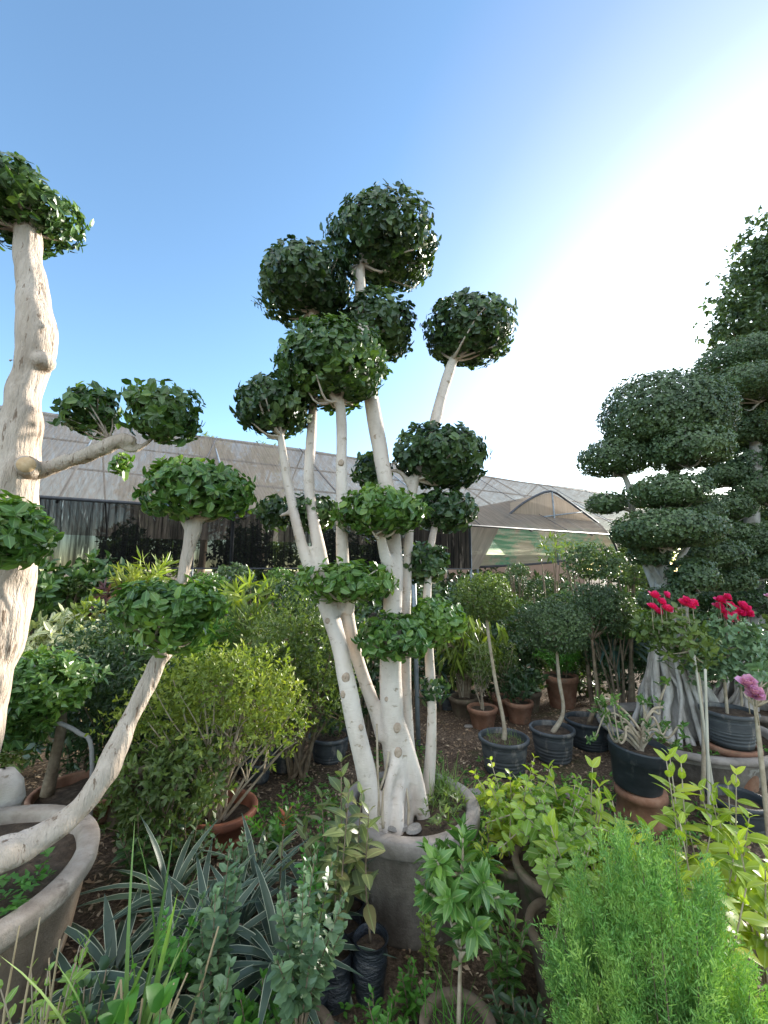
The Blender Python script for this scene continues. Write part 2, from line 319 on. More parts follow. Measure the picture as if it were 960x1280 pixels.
def crown(center, rad, L, Wd, dens=1.0, per=7, flat=0.0, lump=.14, rows=1, mb=None, seed=None, prof='oval', inner=.35, up=0.05, th=(35, 85), drop=0.0):
    """leaf clusters over and inside a lumpy ellipsoid; returns builder and cluster points"""
    mb = mb or MB(); c = np.asarray(center, float); rx, ry, rz = rad; seed = seed or int(rng.integers(1e6))
    area = 4*np.pi*((((rx*ry)**1.6+(rx*rz)**1.6+(ry*rz)**1.6)/3)**(1/1.6))
    K = max(14, int(dens*area*3.4/(per*L*Wd*.62)))
    d = sph(K); lum = 1+lump*pnoise(d, 4.2, seed)+lump*.5*pnoise(d, 10, seed+3)
    sh = np.where(rng.random(K) < inner, rng.uniform(.45, .85, K), rng.uniform(.84, 1.02, K))
    P = d*(lum*sh)[:, None]*np.array([rx, ry, rz])
    if flat: 
        m = P[:, 2] < -rz*(1-flat); P[m, 2] = -rz*(1-flat) + (P[m, 2]+rz*(1-flat))*.25
    out = nrm(d/np.array([rx, ry, rz])*rx); keep = rng.random(K) > drop
    P, out = P[keep], out[keep]
    whorls(mb, c+P, out, per, L, Wd, th, rows, prof, up=up)
    return mb, c+P
# ------------------------------------------------------------------ objects
def thing(name, label, cat, loc=(0, 0, 0), group=None, rz=0):
    o = bpy.data.objects.new(name, None); COL.objects.link(o); o.location = [float(q) for q in loc]; o.rotation_euler = (0, 0, rz)
    o.empty_display_size = .1; o['label'] = label; o['category'] = cat
    if group: o['group'] = group
    return o
def part(name, mb, m, parent, off=None, smooth=True, label=None):
    o = bpy.data.objects.new(name, None if mb is None else mb.mesh(name, m, off if off is not None else (0, 0, 0), smooth) if isinstance(mb, MB) else mb)
    COL.objects.link(o); o.parent = parent
    if label: o['label'] = label
    return o
def single(name, mb, m, label, cat, loc=(0, 0, 0), group=None, smooth=True, off=None, kind=None):
    o = bpy.data.objects.new(name, mb.mesh(name, m, loc if off is None else off, smooth)); COL.objects.link(o); o.location = [float(q) for q in loc]
    if kind: o['kind'] = kind
    if label: o['label'] = label
    if cat: o['category'] = cat
    if group: o['group'] = group
    return o
def kids(o): return [c for c in COL.objects if c.parent == o]
def dup(root, loc, label, rz=0, s=(1, 1, 1), group=None):
    chs = [(c, kids(c)) for c in kids(root)]
    r = root.copy(); COL.objects.link(r); r.location = [float(q) for q in loc]; r.rotation_euler = (0, 0, rz)
    r.scale = s if isinstance(s, tuple) else (s, s, s); r['label'] = label
    if group: r['group'] = group
    for c, gs in chs:
        k = c.copy(); COL.objects.link(k); k.parent = r
        for g in gs:
            q = g.copy(); COL.objects.link(q); q.parent = k
    return r
def remeshed(mb, name, m, voxel, smooth_it=3, gnarl=0.0):
    me = mb.mesh(name+'_src', m); o = bpy.data.objects.new('tmp', me); COL.objects.link(o)
    r = o.modifiers.new('r', 'REMESH'); r.mode = 'VOXEL'; r.voxel_size = voxel; r.use_smooth_shade = True
    s = o.modifiers.new('s', 'SMOOTH'); s.factor = .5; s.iterations = smooth_it
    dg = bpy.context.evaluated_depsgraph_get(); ev = o.evaluated_get(dg)
    out = bpy.data.meshes.new_from_object(ev); out.name = name
    bpy.data.objects.remove(o); bpy.data.meshes.remove(me)
    if gnarl:
        n = len(out.vertices); V = np.empty(n*3, np.float32); N = np.empty(n*3, np.float32); out.vertices.foreach_get('co', V); out.vertices.foreach_get('normal', N)
        V = V.reshape(-1, 3).astype(float); N = N.reshape(-1, 3); Q = V*np.array([1, 1, .28]); f = 1-np.abs(pnoise(Q, 55, 5))*1.6; f2 = pnoise(Q, 26, 9)
        V = V + N*(gnarl*(np.clip(f2, -1, 1)*.8 - np.clip(f, 0, 1)*.9))[:, None]; out.vertices.foreach_set('co', V.astype(np.float32).ravel()); out.update()
    if not out.materials: out.materials.append(m)
    out.materials[0] = m
    for p in out.polygons: p.use_smooth = True
    return out
# ================================================================== world, light, camera
SUN_AZ, SUN_EL = R(49), R(13.5)
def setup():
    w = bpy.data.worlds.new('World'); SC.world = w; w.use_nodes = True; nt = w.node_tree; nt.nodes.clear()
    out = nt.nodes.new('ShaderNodeOutputWorld'); bg = nt.nodes.new('ShaderNodeBackground'); sky = nt.nodes.new('ShaderNodeTexSky')
    sky.sky_type = 'NISHITA'; sky.sun_disc = False; sky.sun_elevation = SUN_EL; sky.sun_rotation = SUN_AZ
    sky.air_density = 1.0; sky.dust_density = .4; sky.ozone_density = 1.4; sky.altitude = 50
    bg.inputs[1].default_value = SKY_STRENGTH
    # thin bright haze around the sun
    geo = nt.nodes.new('ShaderNodeTexCoord'); dot = nd(nt, 'ShaderNodeVectorMath', operation='DOT_PRODUCT')
    nrmz = nd(nt, 'ShaderNodeVectorMath', operation='NORMALIZE'); nt.links.new(geo.outputs['Generated'], nrmz.inputs[0]); nt.links.new(nrmz.outputs[0], dot.inputs[0])
    dot.inputs[1].default_value = (math.sin(SUN_AZ)*math.cos(SUN_EL), math.cos(SUN_AZ)*math.cos(SUN_EL), math.sin(SUN_EL))
    glow = ramp(nt, dot.outputs['Value'], [(.61, (0, 0, 0)), (.74, (.36, .10, .0)), (.83, (.95, .45, .25)), (.91, (2.2, 1.9, 1.6)), (1, (6, 5.6, 5))])
    g2 = mixc(nt, 1.0, glow, (GLOW, GLOW, GLOW), 'MULTIPLY')
    # fill light added to the unseen sky overhead and behind the viewer, nearly neutral
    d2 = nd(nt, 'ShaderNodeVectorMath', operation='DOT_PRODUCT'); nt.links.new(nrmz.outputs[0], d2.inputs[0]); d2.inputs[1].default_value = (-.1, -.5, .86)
    cl = ramp(nt, d2.outputs['Value'], [(.50, (0, 0, 0)), (.8, (SKY_FILL, SKY_FILL*.94, SKY_FILL*.82)), (1, (SKY_FILL*1.1, SKY_FILL*1.03, SKY_FILL*.9))])
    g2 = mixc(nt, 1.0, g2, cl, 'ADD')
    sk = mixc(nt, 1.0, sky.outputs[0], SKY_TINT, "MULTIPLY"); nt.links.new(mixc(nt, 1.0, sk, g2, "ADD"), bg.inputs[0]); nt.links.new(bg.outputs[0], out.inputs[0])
    sd = bpy.data.lights.new('sun', 'SUN'); sd.energy = SUN_STRENGTH; sd.angle = R(6); sd.color = (1, .93, .82)
    so = bpy.data.objects.new('sun', sd); COL.objects.link(so)
    from mathutils import Vector
    so.rotation_euler = Vector((math.sin(SUN_AZ)*math.cos(SUN_EL), math.cos(SUN_AZ)*math.cos(SUN_EL), math.sin(SUN_EL))).to_track_quat('Z', 'Y').to_euler()
    cd = bpy.data.cameras.new('camera'); co = bpy.data.objects.new('camera', cd); COL.objects.link(co)
    cd.sensor_fit = 'VERTICAL'; cd.sensor_height = 36; cd.lens = F/1280*36; cd.clip_start = .05; cd.clip_end = 2000
    co.location = (0, 0, CAMH); co.rotation_euler = (R(90)+PITCH, 0, 0); SC.camera = co
    v = SC.view_settings; v.view_transform = 'Standard'; v.look = 'None'; v.exposure = EXPOSURE; v.gamma = 1
    SC.render.engine = 'CYCLES'; SC.cycles.max_bounces = 6; SC.cycles.transparent_max_bounces = 12; SC.cycles.diffuse_bounces = 3
    SC.cycles.glossy_bounces = 2; SC.cycles.transmission_bounces = 3; SC.cycles.use_denoising = True
SKY_FILL = 3.4
SKY_TINT = (.81, .935, 1.0)
SKY_STRENGTH, GLOW, SUN_STRENGTH, EXPOSURE = .125, .6, 3.6, 1.87
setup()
# ================================================================== ground
def build_ground():
    mb = MB()
    xs = np.concatenate([[-400, -100, -40, -18], np.linspace(-9, 9, 150), [18, 40, 100, 400]])
    ys = np.concatenate([[-400, -60, -12], np.linspace(-2, 14, 130), [25, 60, 150, 500]])
    X, Y = np.meshgrid(xs, ys); P = np.stack([X.ravel(), Y.ravel(), np.zeros(X.size)], -1)
    P[:, 2] = .012*pnoise(P, 3.1, 4)+.008*pnoise(P, 9, 8)
    n = len(xs); q = [[j*n+i, j*n+i+1, (j+1)*n+i+1, (j+1)*n+i] for j in range(len(ys)-1) for i in range(n-1)]
    mb.add(P, np.array(q)); single('ground', mb, M['ground'], 'bare brown soil of the nursery yard', None, kind='structure')
    # dry leaves and chips
    mb = MB(); n = 26000; P = np.stack([rng.uniform(-3.0, 3.6, n), 1.2+5.8*rng.random(n)**1.5, rng.uniform(.0, .022, n)], -1)
    D = rng.normal(size=(n, 3))*np.array([1, 1, .22]); N = np.array([0, 0, 1.])+rng.normal(size=(n, 3))*.35
    leafset(mb, P, D, N, rng.uniform(.012, .05, n), rng.uniform(.006, .022, n), 1, .3, .3)
    single('leaf_litter', mb, M['litter'], 'dry brown leaves and chips scattered over the soil', 'leaf litter', kind='stuff')
    # creeping weeds
    mb = MB(); cl = [(1.15, 3.0, .5), (.9, 3.3, .4), (1.6, 3.1, .4), (.6, 2.9, .35), (-.5, 3.1, .35), (1.3, 2.6, .35), (-1.0, 2.9, .3), (1.9, 2.9, .25), (-.1, 1.5, .3), (-.7, 1.4, .3), (.2, 3.8, .3)]
    for cx, cy, r in cl:
        k = int(130*r/.4); a = rng.random(k)*6.28; rr = r*np.sqrt(rng.random(k))
        C = np.stack([cx+rr*np.cos(a), cy+rr*np.sin(a), rng.uniform(.005, .05, k)], -1)
        whorls(mb, C, np.tile([0, 0, 1.], (k, 1)), 6, .028, .014, (40, 90))
    single('ground_weeds', mb, M['weed'], 'low green weeds creeping over the soil', 'weeds', kind='stuff')
build_ground()
# ================================================================== shade shed
E0 = np.array([-4.8, 5.7]); A_ = np.array([.875, .484]); A_ = A_/np.linalg.norm(A_); Nn = np.array([-A_[1], A_[0]])
def S(s, w, z): p = E0 + A_*s + Nn*w; return np.array([p[0], p[1], z])
def onplane(px, py, w=0.0):
    d = ray(px, py); p0 = E0+Nn*w; t = np.dot(p0, Nn)/np.dot(d[:2], Nn); return np.array([0, 0, CAMH])+d*t
def build_shed():
    t = thing('shade_house', 'long gabled shade house with faded tan net roof and black side curtain', 'shade house', S(0, 0, 0))
    loc = S(0, 0, 0); EV, RD, HW = 2.6, 5.0, 3.9; s0, s1 = -9, 25
    mb = MB(); quad(mb, S(s0, 0, EV), S(s1, 0, EV), S(s1, HW, RD), S(s0, HW, RD), 27, 4, .06)
    quad(mb, S(s0, HW, RD), S(s1, HW, RD), S(s1, 2*HW, EV), S(s0, 2*HW, EV), 27, 4, .06); part('net_roof', mb, M['roofnet'], t, loc)
    mb = MB(); quad(mb, S(s0, 0, EV-.02), S(7.75, 0, EV-.02), S(7.75, .02, 1.62), S(s0, .02, 1.62), 30, 3, .015); part('side_curtain', mb, M['blacknet'], t, loc)
    mb = MB()
    tube(mb, [S(s0, -.01, EV), S(14.5, -.01, EV)], [.028, .028], 6, 2); part('eave_pipe', mb, M['darkmetal'], t, loc)
    mb = MB(); tube(mb, [S(s0, .02, 1.62), S(7.75, .02, 1.62)], [.014, .014], 6, 2); part('curtain_rope', mb, M['darkmetal'], t, loc)
    for s in (-7, -2.2, 2.6, 7.8):
        mb = MB(); tube(mb, [S(s, .1, 0), S(s, .1, EV)], [.03, .03], 8, 2); part('post', mb, M['metal'], t, loc)
    for s in (-7, -2.2, 2.6, 7.8, 13):
        mb = MB(); tube(mb, [S(s, 2*HW-.1, 0), S(s, 2*HW-.1, EV)], [.03, .03], 8, 2); part('post', mb, M['metal'], t, loc)
    for s in np.arange(-7, 17, 2.4):
        mb = MB(); tube(mb, [S(s, .05, EV-.05), S(s, HW, RD-.06), S(s, 2*HW-.05, EV-.05)], [.022]*3, 6, 1); part('rafter', mb, M['metal'], t, loc)
    mb = MB(); tube(mb, [S(s0, HW, RD-.05), S(s1, HW, RD-.05)], [.025, .025], 6, 1); part('ridge_pipe', mb, M['metal'], t, loc)
    for s_ in np.arange(-7.5, 20, 3.1):
        mb = MB(); k = .9 if int(s_*10) % 2 else 0; tube(mb, [S(s_, -.02, EV+.03), S(s_+k*.5, HW*.5, (EV+RD)/2+.0), S(s_+k, HW, RD+.03)], [.009]*3, 5, 3); part('rope', mb, M['darkmetal'], t, loc)
    for w_ in (1.3, 2.6):
        mb = MB(); tube(mb, [S(s0, w_, EV+(RD-EV)*w_/HW-.09), S(s1, w_, EV+(RD-EV)*w_/HW-.09)], [.02]*2, 6, 1); part('purlin', mb, M['metal'], t, loc)
    # tan end panel beside the curtain
    mb = MB(); a, b, c, d = onplane(505, 712, .6), onplane(598, 712, .6), onplane(628, 652, .6), onplane(505, 640, .6)
    quad(mb, a, b, c, d, 6, 4, .02); part('tan_end_net', mb, M['tannet'], t, loc)
    # arched tunnel bay seen through and under the roof
    w = .9
    t2 = thing('arched_tunnel', 'arched pipe tunnel clad in pale and green striped net beyond the open bay', 'tunnel greenhouse', onplane(690, 700, w)*np.array([1, 1, 0])); l2 = t2.location
    arc = [onplane(px, py, w) for px, py in ((597, 708), (606, 686), (622, 660), (640, 640), (662, 624), (688, 614), (708, 625), (730, 641), (752, 658), (768, 680), (774, 700))]
    mb = MB(); tube(mb, arc, [.035]*len(arc), 8, 3); part('arch_pipe', mb, M['darkmetal'], t2, l2)
    mb = MB(); tube(mb, [onplane(690, 615, w-.02), onplane(698, 706, w-.02)], [.025]*2, 8, 2); part('middle_post', mb, M['metal'], t2, l2)
    mb = MB(); tube(mb, [onplane(630, 655, w-.02), onplane(680, 646, w-.02), onplane(728, 640, w-.02)], [.02]*3, 8, 2); part('cross_pipe', mb, M['metal'], t2, l2)
    mb = MB(); tube(mb, [onplane(597, 709, w-.03), onplane(690, 703, w-.03), onplane(774, 690, w-.03)], [.03]*3, 8, 3); part('bottom_pipe', mb, M['darkmetal'], t2, l2)
    mb = MB(); c = onplane(690, 704, w+.03); ring = np.array([onplane(a_, b_, w+.03) for a_, b_ in ((597, 708), (606, 686), (622, 660), (640, 640), (662, 624), (688, 616), (708, 627), (730, 643), (752, 660), (768, 682), (774, 690))])
    V = np.vstack([c, ring]); uv = np.array([[np.dot(v[:2]-E0, A_), v[2]] for v in V])
    lowp = np.array([onplane(a_, b_, w+.03) for a_, b_ in ((597, 708), (606, 686), (622, 660), (640, 655), (690, 660), (754, 662), (768, 682), (774, 690), (690, 704))]); c = lowp.mean(0)
    V = np.vstack([c, lowp]); uv = np.array([[np.dot(v[:2]-E0, A_), v[2]] for v in V]); m_ = len(lowp)
    mb.add(V, np.array([[0, i+1, (i+1) % m_+1] for i in range(m_)]), uv); part('net_panel', mb, M['greennet'], t2, l2, smooth=False)
    upp = np.array([onplane(a_, b_, w+.03) for a_, b_ in ((622, 660), (640, 640), (662, 624), (688, 616), (708, 627), (730, 643), (752, 660), (690, 660), (640, 655))]); c = upp.mean(0); mb = MB()
    V = np.vstack([c, upp]); uv = np.array([[np.dot(v[:2]-E0, A_), v[2]] for v in V]); m_ = len(upp)
    mb.add(V, np.array([[0, i+1, (i+1) % m_+1] for i in range(m_)]), uv); part('upper_net_panel', mb, M['tannet'], t2, l2, smooth=False)
    mb = MB(); back = np.append(Nn*5, 0)
    for i in range(len(ring)-1): quad(mb, ring[i], ring[i+1], ring[i+1]+back, ring[i]+back, 1, 4)
    part('tunnel_cover', mb, M['tannet'], t2, l2)
    for px, py in ((597, 708), (774, 690)):
        p = onplane(px, py, w); mb = MB(); tube(mb, [p, p*np.array([1, 1, 0])], [.03]*2, 8, 2); part('foot_post', mb, M['metal'], t2, l2)
    mb = MB(); p = W(516, 680, 4.1); q = W(523, 930, 4.1); q[2] = 0; tube(mb, [p, q], [.022, .022], 10, 2)
    single('support_pole', mb, M['metal'], 'thin grey metal pole standing behind the white trunks', 'pole', q)
    # pink plastered wall glimpsed far under the tunnel
    mb = MB(); c = W(590, 700, 20); box(mb, (c[0]+1, 20, 1.1), (9, .25, 2.2), .1); box(mb, (c[0]+1, 20, 2.25), (9.1, .4, .1), .1)
    single('boundary_wall', mb, M['plaster'], 'low pink plastered wall far beyond the shade house', 'wall', (c[0]+1, 20, 0), smooth=False)
build_shed()
# ================================================================== topiary trees
def topiary(name, label, cat, base, stems, crowns, bark, leafm, L=.055, Wd=.034, dens=1.0, vox=None, per=7, rough=.05, px=True, twigs=9, sides=12, group=None, prof='oval', inner=.35, lump=.14, crown_labels=None, rf=9.0, parent=None, rows=2, gnarl=0.0):
    t = parent or thing(name, label, cat, base, group); mb = MB()
    for k, st in enumerate(stems):
        P = np.array([W(a, b, y) if px else (a, b, y) for a, b, y, r in st]); tube(mb, P, [q[3] for q in st], sides, 6, rough, 11+k, rf=rf)
    part('trunk', remeshed(mb, 'trunk', bark, vox, 2 if gnarl else 3, gnarl) if vox else mb, bark, t)
    tr = kids(t)[-1]
    if vox: tr.data.transform(__import__('mathutils').Matrix.Translation([-q for q in base]))
    else:
        tr.data.transform(__import__('mathutils').Matrix.Translation([-q for q in base]))
    for i, c in enumerate(crowns):
        a, b, y, w, h = c[:5]; o = c[5] if len(c) > 5 else {}
        fl = o.get('flat', .25)
        if fl > .3: hh = h/(2-fl); b = b-h/2+hh; h = 2*hh
        cc = W(a, b, y); D = depth(a, b, y); vv = max(0, (640-b)/F); rx, rz = w/2/F*D*(.92 if fl > .3 else 1.04), h/2/F*D*(.86 if fl > .3 else .97)*(1-.22*vv); cc = cc-np.array([0, 0, rz*.14*vv])
        LL = o.get('L', L)
        cb, pts = crown(cc, (rx, o.get('ry', rx)*o.get('fy', 1), rz), LL, LL*Wd/L, dens*o.get('dens', 1), per, o.get('flat', .25), o.get('lump', lump), rows=rows, seed=100+i, prof=prof, inner=inner, drop=o.get('drop', 0), th=(48, 95))
        cr = part('crown', cb, o.get('mat', leafm), t, base, smooth=False, label=o.get('label'))
        if twigs:
            tm = MB(); an = W(*o['an']) if 'an' in o else cc-np.array([0, 0, rz*.75]); sel = pts[rng.choice(len(pts), min(twigs, len(pts)), False)]
            for p in sel:
                mid = an*.5+p*.5+rng.normal(size=3)*rx*.08-np.array([0, 0, rz*.12]); tube(tm, [an, mid, p], [.011*min(1, rx/.25), .007*min(1, rx/.25), .003], 5, 3)
            part('twigs', tm, bark, cr, base)
    return t
SOILZ = .42
base = G(500, 1026, SOILZ)
Y = 2.2
main_tree = topiary('ficus_topiary', 'tall white-trunked ficus with many round leaf balls, rooted in grey concrete tub', 'topiary tree', (base[0], base[1], SOILZ), [
    [(501, 1062, 2.16, .052), (499, 1020, 2.17, .054), (497, 985, 2.18, .058), (492, 930, 2.2, .060), (489, 860, 2.2, .058), (489, 800, 2.2, .056), (492, 735, 2.22, .052), (492, 680, 2.25, .047), (484, 615, 2.28, .044), (472, 545, 2.3, .043), (461, 480, 2.3, .041), (454, 410, 2.32, .037), (450, 345, 2.35, .034), (456, 305, 2.38, .018)],
    [(468, 1050, 2.1, .052), (464, 1000, 2.1, .048), (457, 960, 2.1, .047), (446, 915, 2.1, .045), (433, 850, 2.1, .043), (421, 795, 2.12, .041), (400, 740, 2.15, .035), (380, 690, 2.18, .031), (364, 625, 2.2, .028), (354, 570, 2.22, .025), (348, 525, 2.22, .018)],
    [(424, 800, 2.12, .034), (414, 755, 2.17, .032), (402, 700, 2.2, .033), (392, 650, 2.24, .031), (386, 600, 2.26, .03), (390, 530, 2.3, .028), (393, 450, 2.32, .026), (391, 400, 2.34, .024), (384, 365, 2.34, .014)],
    [(480, 925, 2.2, .036), (470, 890, 2.24, .036), (452, 840, 2.26, .035), (438, 790, 2.24, .036), (431, 740, 2.2, .034), (428, 690, 2.2, .033), (427, 600, 2.2, .03), (427, 530, 2.2, .03), (424, 495, 2.2, .024)],
    [(426, 512, 2.2, .022), (412, 490, 2.16, .016), (398, 468, 2.14, .01)], [(427, 515, 2.2, .02), (420, 480, 2.2, .016), (422, 450, 2.2, .01)],
    [(490, 725, 2.2, .035), (480, 690, 2.16, .03), (474, 668, 2.12, .024), (462, 650, 2.1, .014)], [(477, 672, 2.14, .02), (492, 648, 2.12, .012)],
    [(524, 1012, 2.30, .034), (514, 950, 2.32, .03), (508, 870, 2.34, .029), (506, 790, 2.34, .032), (509, 720, 2.36, .03), (512, 660, 2.38, .03), (517, 605, 2.4, .032), (530, 575, 2.45, .03), (543, 530, 2.5, .036), (552, 495, 2.55, .037), (563, 460, 2.58, .034), (578, 425, 2.6, .015)],
    [(498, 900, 2.2, .032), (512, 945, 2.2, .034), (523, 985, 2.2, .033), (532, 1040, 2.2, .034)],
    [(533, 1014, 2.35, .036), (538, 945, 2.35, .03), (540, 890, 2.35, .027), (537, 830, 2.36, .026), (534, 760, 2.38, .025), (536, 705, 2.4, .024), (543, 660, 2.42, .022), (555, 635, 2.45, .014)],
    [(494, 955, 2.15, .030), (484, 992, 2.1, .022), (478, 1062, 2.06, .026)], [(499, 980, 2.15, .028), (498, 1012, 2.1, .026), (498, 1066, 2.06, .034)], [(506, 975, 2.2, .026), (515, 1052, 2.16, .02)],
    [(515, 612, 2.4, .022), (500, 590, 2.4, .014), (478, 590, 2.4, .01)],
    [(530, 790, 2.36, .016), (515, 800, 2.3, .01), (495, 800, 2.25, .008)],
    [(436, 765, 2.18, .03), (438, 742, 2.12, .02), (420, 728, 2.1, .01)], [(438, 745, 2.12, .015), (460, 728, 2.1, .01)],
    [(364, 640, 2.2, .016), (350, 645, 2.25, .01)]],
    [(480, 304, 2.4, 128, 112, dict(an=(452, 330, 2.35), flat=.05)), (382, 355, 2.34, 118, 98, dict(an=(391, 390, 2.34))), (468, 410, 2.5, 96, 88, dict(an=(456, 420, 2.35))),
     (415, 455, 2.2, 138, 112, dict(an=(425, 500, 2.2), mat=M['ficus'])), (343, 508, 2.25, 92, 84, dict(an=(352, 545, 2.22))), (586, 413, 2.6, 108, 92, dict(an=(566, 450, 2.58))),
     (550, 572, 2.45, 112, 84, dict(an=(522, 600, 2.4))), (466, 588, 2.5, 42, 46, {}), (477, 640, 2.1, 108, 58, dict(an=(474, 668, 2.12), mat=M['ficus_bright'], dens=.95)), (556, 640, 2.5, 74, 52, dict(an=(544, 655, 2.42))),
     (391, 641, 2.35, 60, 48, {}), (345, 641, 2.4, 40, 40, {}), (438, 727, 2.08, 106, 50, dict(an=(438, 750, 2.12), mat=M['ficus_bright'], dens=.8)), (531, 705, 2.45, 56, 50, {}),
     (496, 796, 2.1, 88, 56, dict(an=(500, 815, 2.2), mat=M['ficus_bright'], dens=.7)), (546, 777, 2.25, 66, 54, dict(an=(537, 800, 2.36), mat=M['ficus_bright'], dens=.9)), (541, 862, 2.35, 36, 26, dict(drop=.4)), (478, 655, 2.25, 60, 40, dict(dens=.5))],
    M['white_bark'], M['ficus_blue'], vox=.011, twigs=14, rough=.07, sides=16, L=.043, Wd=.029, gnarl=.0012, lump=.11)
for (a_, b_, y_, r_, q) in ((433, 845, 2.1, .05, .02), (430, 865, 2.1, .052, .014), (452, 905, 2.1, .056, .012), (411, 775, 2.13, .046, .013), (372, 672, 2.19, .03, .013), (496, 905, 2.2, .07, .02), (497, 935, 2.2, .072, .022), (487, 820, 2.2, .062, .014), (471, 548, 2.3, .04, .018), (427, 580, 2.2, .032, .016), (428, 640, 2.2, .034, .012), (493, 770, 2.21, .058, .011), (540, 900, 2.35, .026, .01), (483, 870, 2.2, .066, .01), (562, 470, 2.57, .026, .012)):
    r_ *= .80 if b_ > 650 else 1; mb = MB(); c_ = W(a_, b_, y_)-np.array([0, r_*.93, 0]); lathe(mb, [(.001, .7), (.35, .62), (.55, .75), (.8, .55), (1, 0), (.9, -.5)], 14, (0, 0, 0), .12, int(a_), 3)
    V_ = mb.v[0]; mb.v[0] = np.stack([V_[:, 0]*q, -V_[:, 2]*q*.45, V_[:, 1]*q*1.2], -1)+c_
    part('pruning_scar', mb, M['scar'], main_tree, tuple(main_tree.location))
# aerial roots hang beside the trunk
for q in kids(main_tree):
    pass
mb = MB()
for pts in ([(471, 905, 2.12), (472, 960, 2.1), (474, 1020, 2.06)], [(480, 985, 2.1), (478, 1010, 2.07), (479, 1035, 2.05)], [(474, 990, 2.1), (482, 965, 2.12), (486, 940, 2.14)], [(508, 985, 2.15), (511, 1010, 2.12), (510, 1034, 2.1)]):
    tube(mb, [W(*p) for p in pts], [.006, .007, .008], 6, 4, .1)
part('aerial_roots', mb, M['tan_bark'], main_tree, tuple(main_tree.location))

# left edge: the big old ficus
lb = (-2.0, 1.95, 0)
topiary('old_ficus_tree', 'thick gnarled ficus with fissured bark, sawn stub and long side branch', 'topiary tree', lb, [
    [(-60, 1010, 1.95, .13), (-40, 930, 1.95, .12), (-22, 850, 1.95, .11), (-8, 780, 1.95, .115), (2, 720, 1.95, .12), (10, 660, 1.95, .115), (20, 600, 1.95, .105), (24, 555, 1.95, .09), (31, 500, 1.95, .08), (42, 450, 1.96, .078), (45, 410, 1.97, .07), (42, 370, 1.98, .062), (36, 325, 2.0, .064), (34, 285, 2.0, .06), (32, 262, 2.0, .04)],
    [(40, 455, 1.95, .05), (54, 452, 1.93, .05), (60, 446, 1.92, .03)], [(44, 405, 1.95, .03), (54, 410, 1.93, .026), (58, 412, 1.93, .012)],
    [(34, 300, 2.0, .03), (18, 285, 1.98, .018), (2, 272, 1.97, .012)], [(24, 452, 1.95, .02), (16, 450, 1.94, .01), (10, 452, 1.94, .004)],
    [(30, 590, 1.95, .05), (50, 588, 1.95, .04), (80, 578, 1.95, .036), (115, 567, 1.95, .034), (140, 556, 1.95, .03), (155, 550, 1.95, .03), (168, 551, 1.94, .018)],
    [(138, 557, 1.95, .025), (148, 546, 1.96, .02), (160, 544, 1.95, .016)], [(150, 556, 1.95, .018), (166, 563, 1.96, .017), (182, 555, 1.98, .014), (196, 542, 2.0, .01), (203, 528, 2.0, .006)],
    [(140, 556, 1.95, .014), (134, 545, 1.95, .008), (126, 528, 1.95, .005)]],
    [(18, 256, 2.0, 138, 96, dict(an=(34, 290, 2.0), flat=.12, fy=.9)), (112, 512, 1.95, 62, 66, dict(an=(136, 548, 1.95), lump=.3, dens=.9)), (208, 520, 2.0, 78, 74, dict(an=(196, 542, 2.0), lump=.28, dens=.9)),
     (8, 667, 1.6, 92, 88, dict(mat=M['ficus_bright'], an=(0, 690, 1.9))), (152, 582, 1.93, 22, 24, dict(mat=M['ficus_bright'], dens=.5, drop=.3)), (176, 496, 2.0, 34, 40, dict(dens=.6))],
    M['rough_bark'], M['ficus'], L=.046, Wd=.03, vox=.0085, gnarl=.007, rough=.17, sides=22, rf=12, twigs=12)
old = [o for o in COL.objects if o.name == 'old_ficus_tree'][0]
mb = MB(); c0 = W(33, 581, 1.86); D = nrm(np.array([0.55, -1.0, 0.05]))
tube(mb, [c0-D*.07, c0], [.05, .044], 20, 4, .05); stub = part('branch_stub', mb, M['rough_bark'], old, tuple(old.location))
mb = MB(); tube(mb, [c0, c0+D*.012], [.038, .034], 20, 2); part('cut_face', mb, M['cutwood'], stub, tuple(old.location), label='round sawn face of the stub')

# leaning ficus in the round concrete tub
PX, PY, PR, PZ = -1.61, 1.67, .49, .5
topiary('leaning_ficus', 'leaning ficus with twisted grey trunk and two flat-topped leaf pads, rooted in wide tub', 'topiary tree', (-1.62, 1.62, .44), [
    [(-60, 1095, 1.50, .055), (0, 1070, 1.55, .048), (50, 1048, 1.62, .05), (95, 1015, 1.68, .05), (128, 972, 1.72, .049), (148, 930, 1.76, .047), (164, 893, 1.8, .038), (181, 860, 1.82, .035), (196, 830, 1.84, .033), (206, 815, 1.85, .032)],
    [(204, 822, 1.85, .018), (208, 790, 1.85, .011), (215, 765, 1.85, .008)], [(210, 790, 1.85, .012), (222, 760, 1.86, .026), (228, 725, 1.86, .03), (235, 690, 1.86, .032), (241, 664, 1.86, .034), (246, 650, 1.86, .026), (262, 643, 1.86, .016), (270, 634, 1.86, .008)],
    [(240, 668, 1.86, .025), (232, 655, 1.86, .02), (225, 648, 1.86, .01)]],
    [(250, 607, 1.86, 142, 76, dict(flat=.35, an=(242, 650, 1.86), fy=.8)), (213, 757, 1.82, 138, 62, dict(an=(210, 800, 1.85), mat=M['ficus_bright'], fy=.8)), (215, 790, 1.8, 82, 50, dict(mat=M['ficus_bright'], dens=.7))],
    M['rough_bark'], M['ficus_bright'], L=.044, Wd=.03, vox=.007, gnarl=.005, rough=.16, sides=18, rf=14)
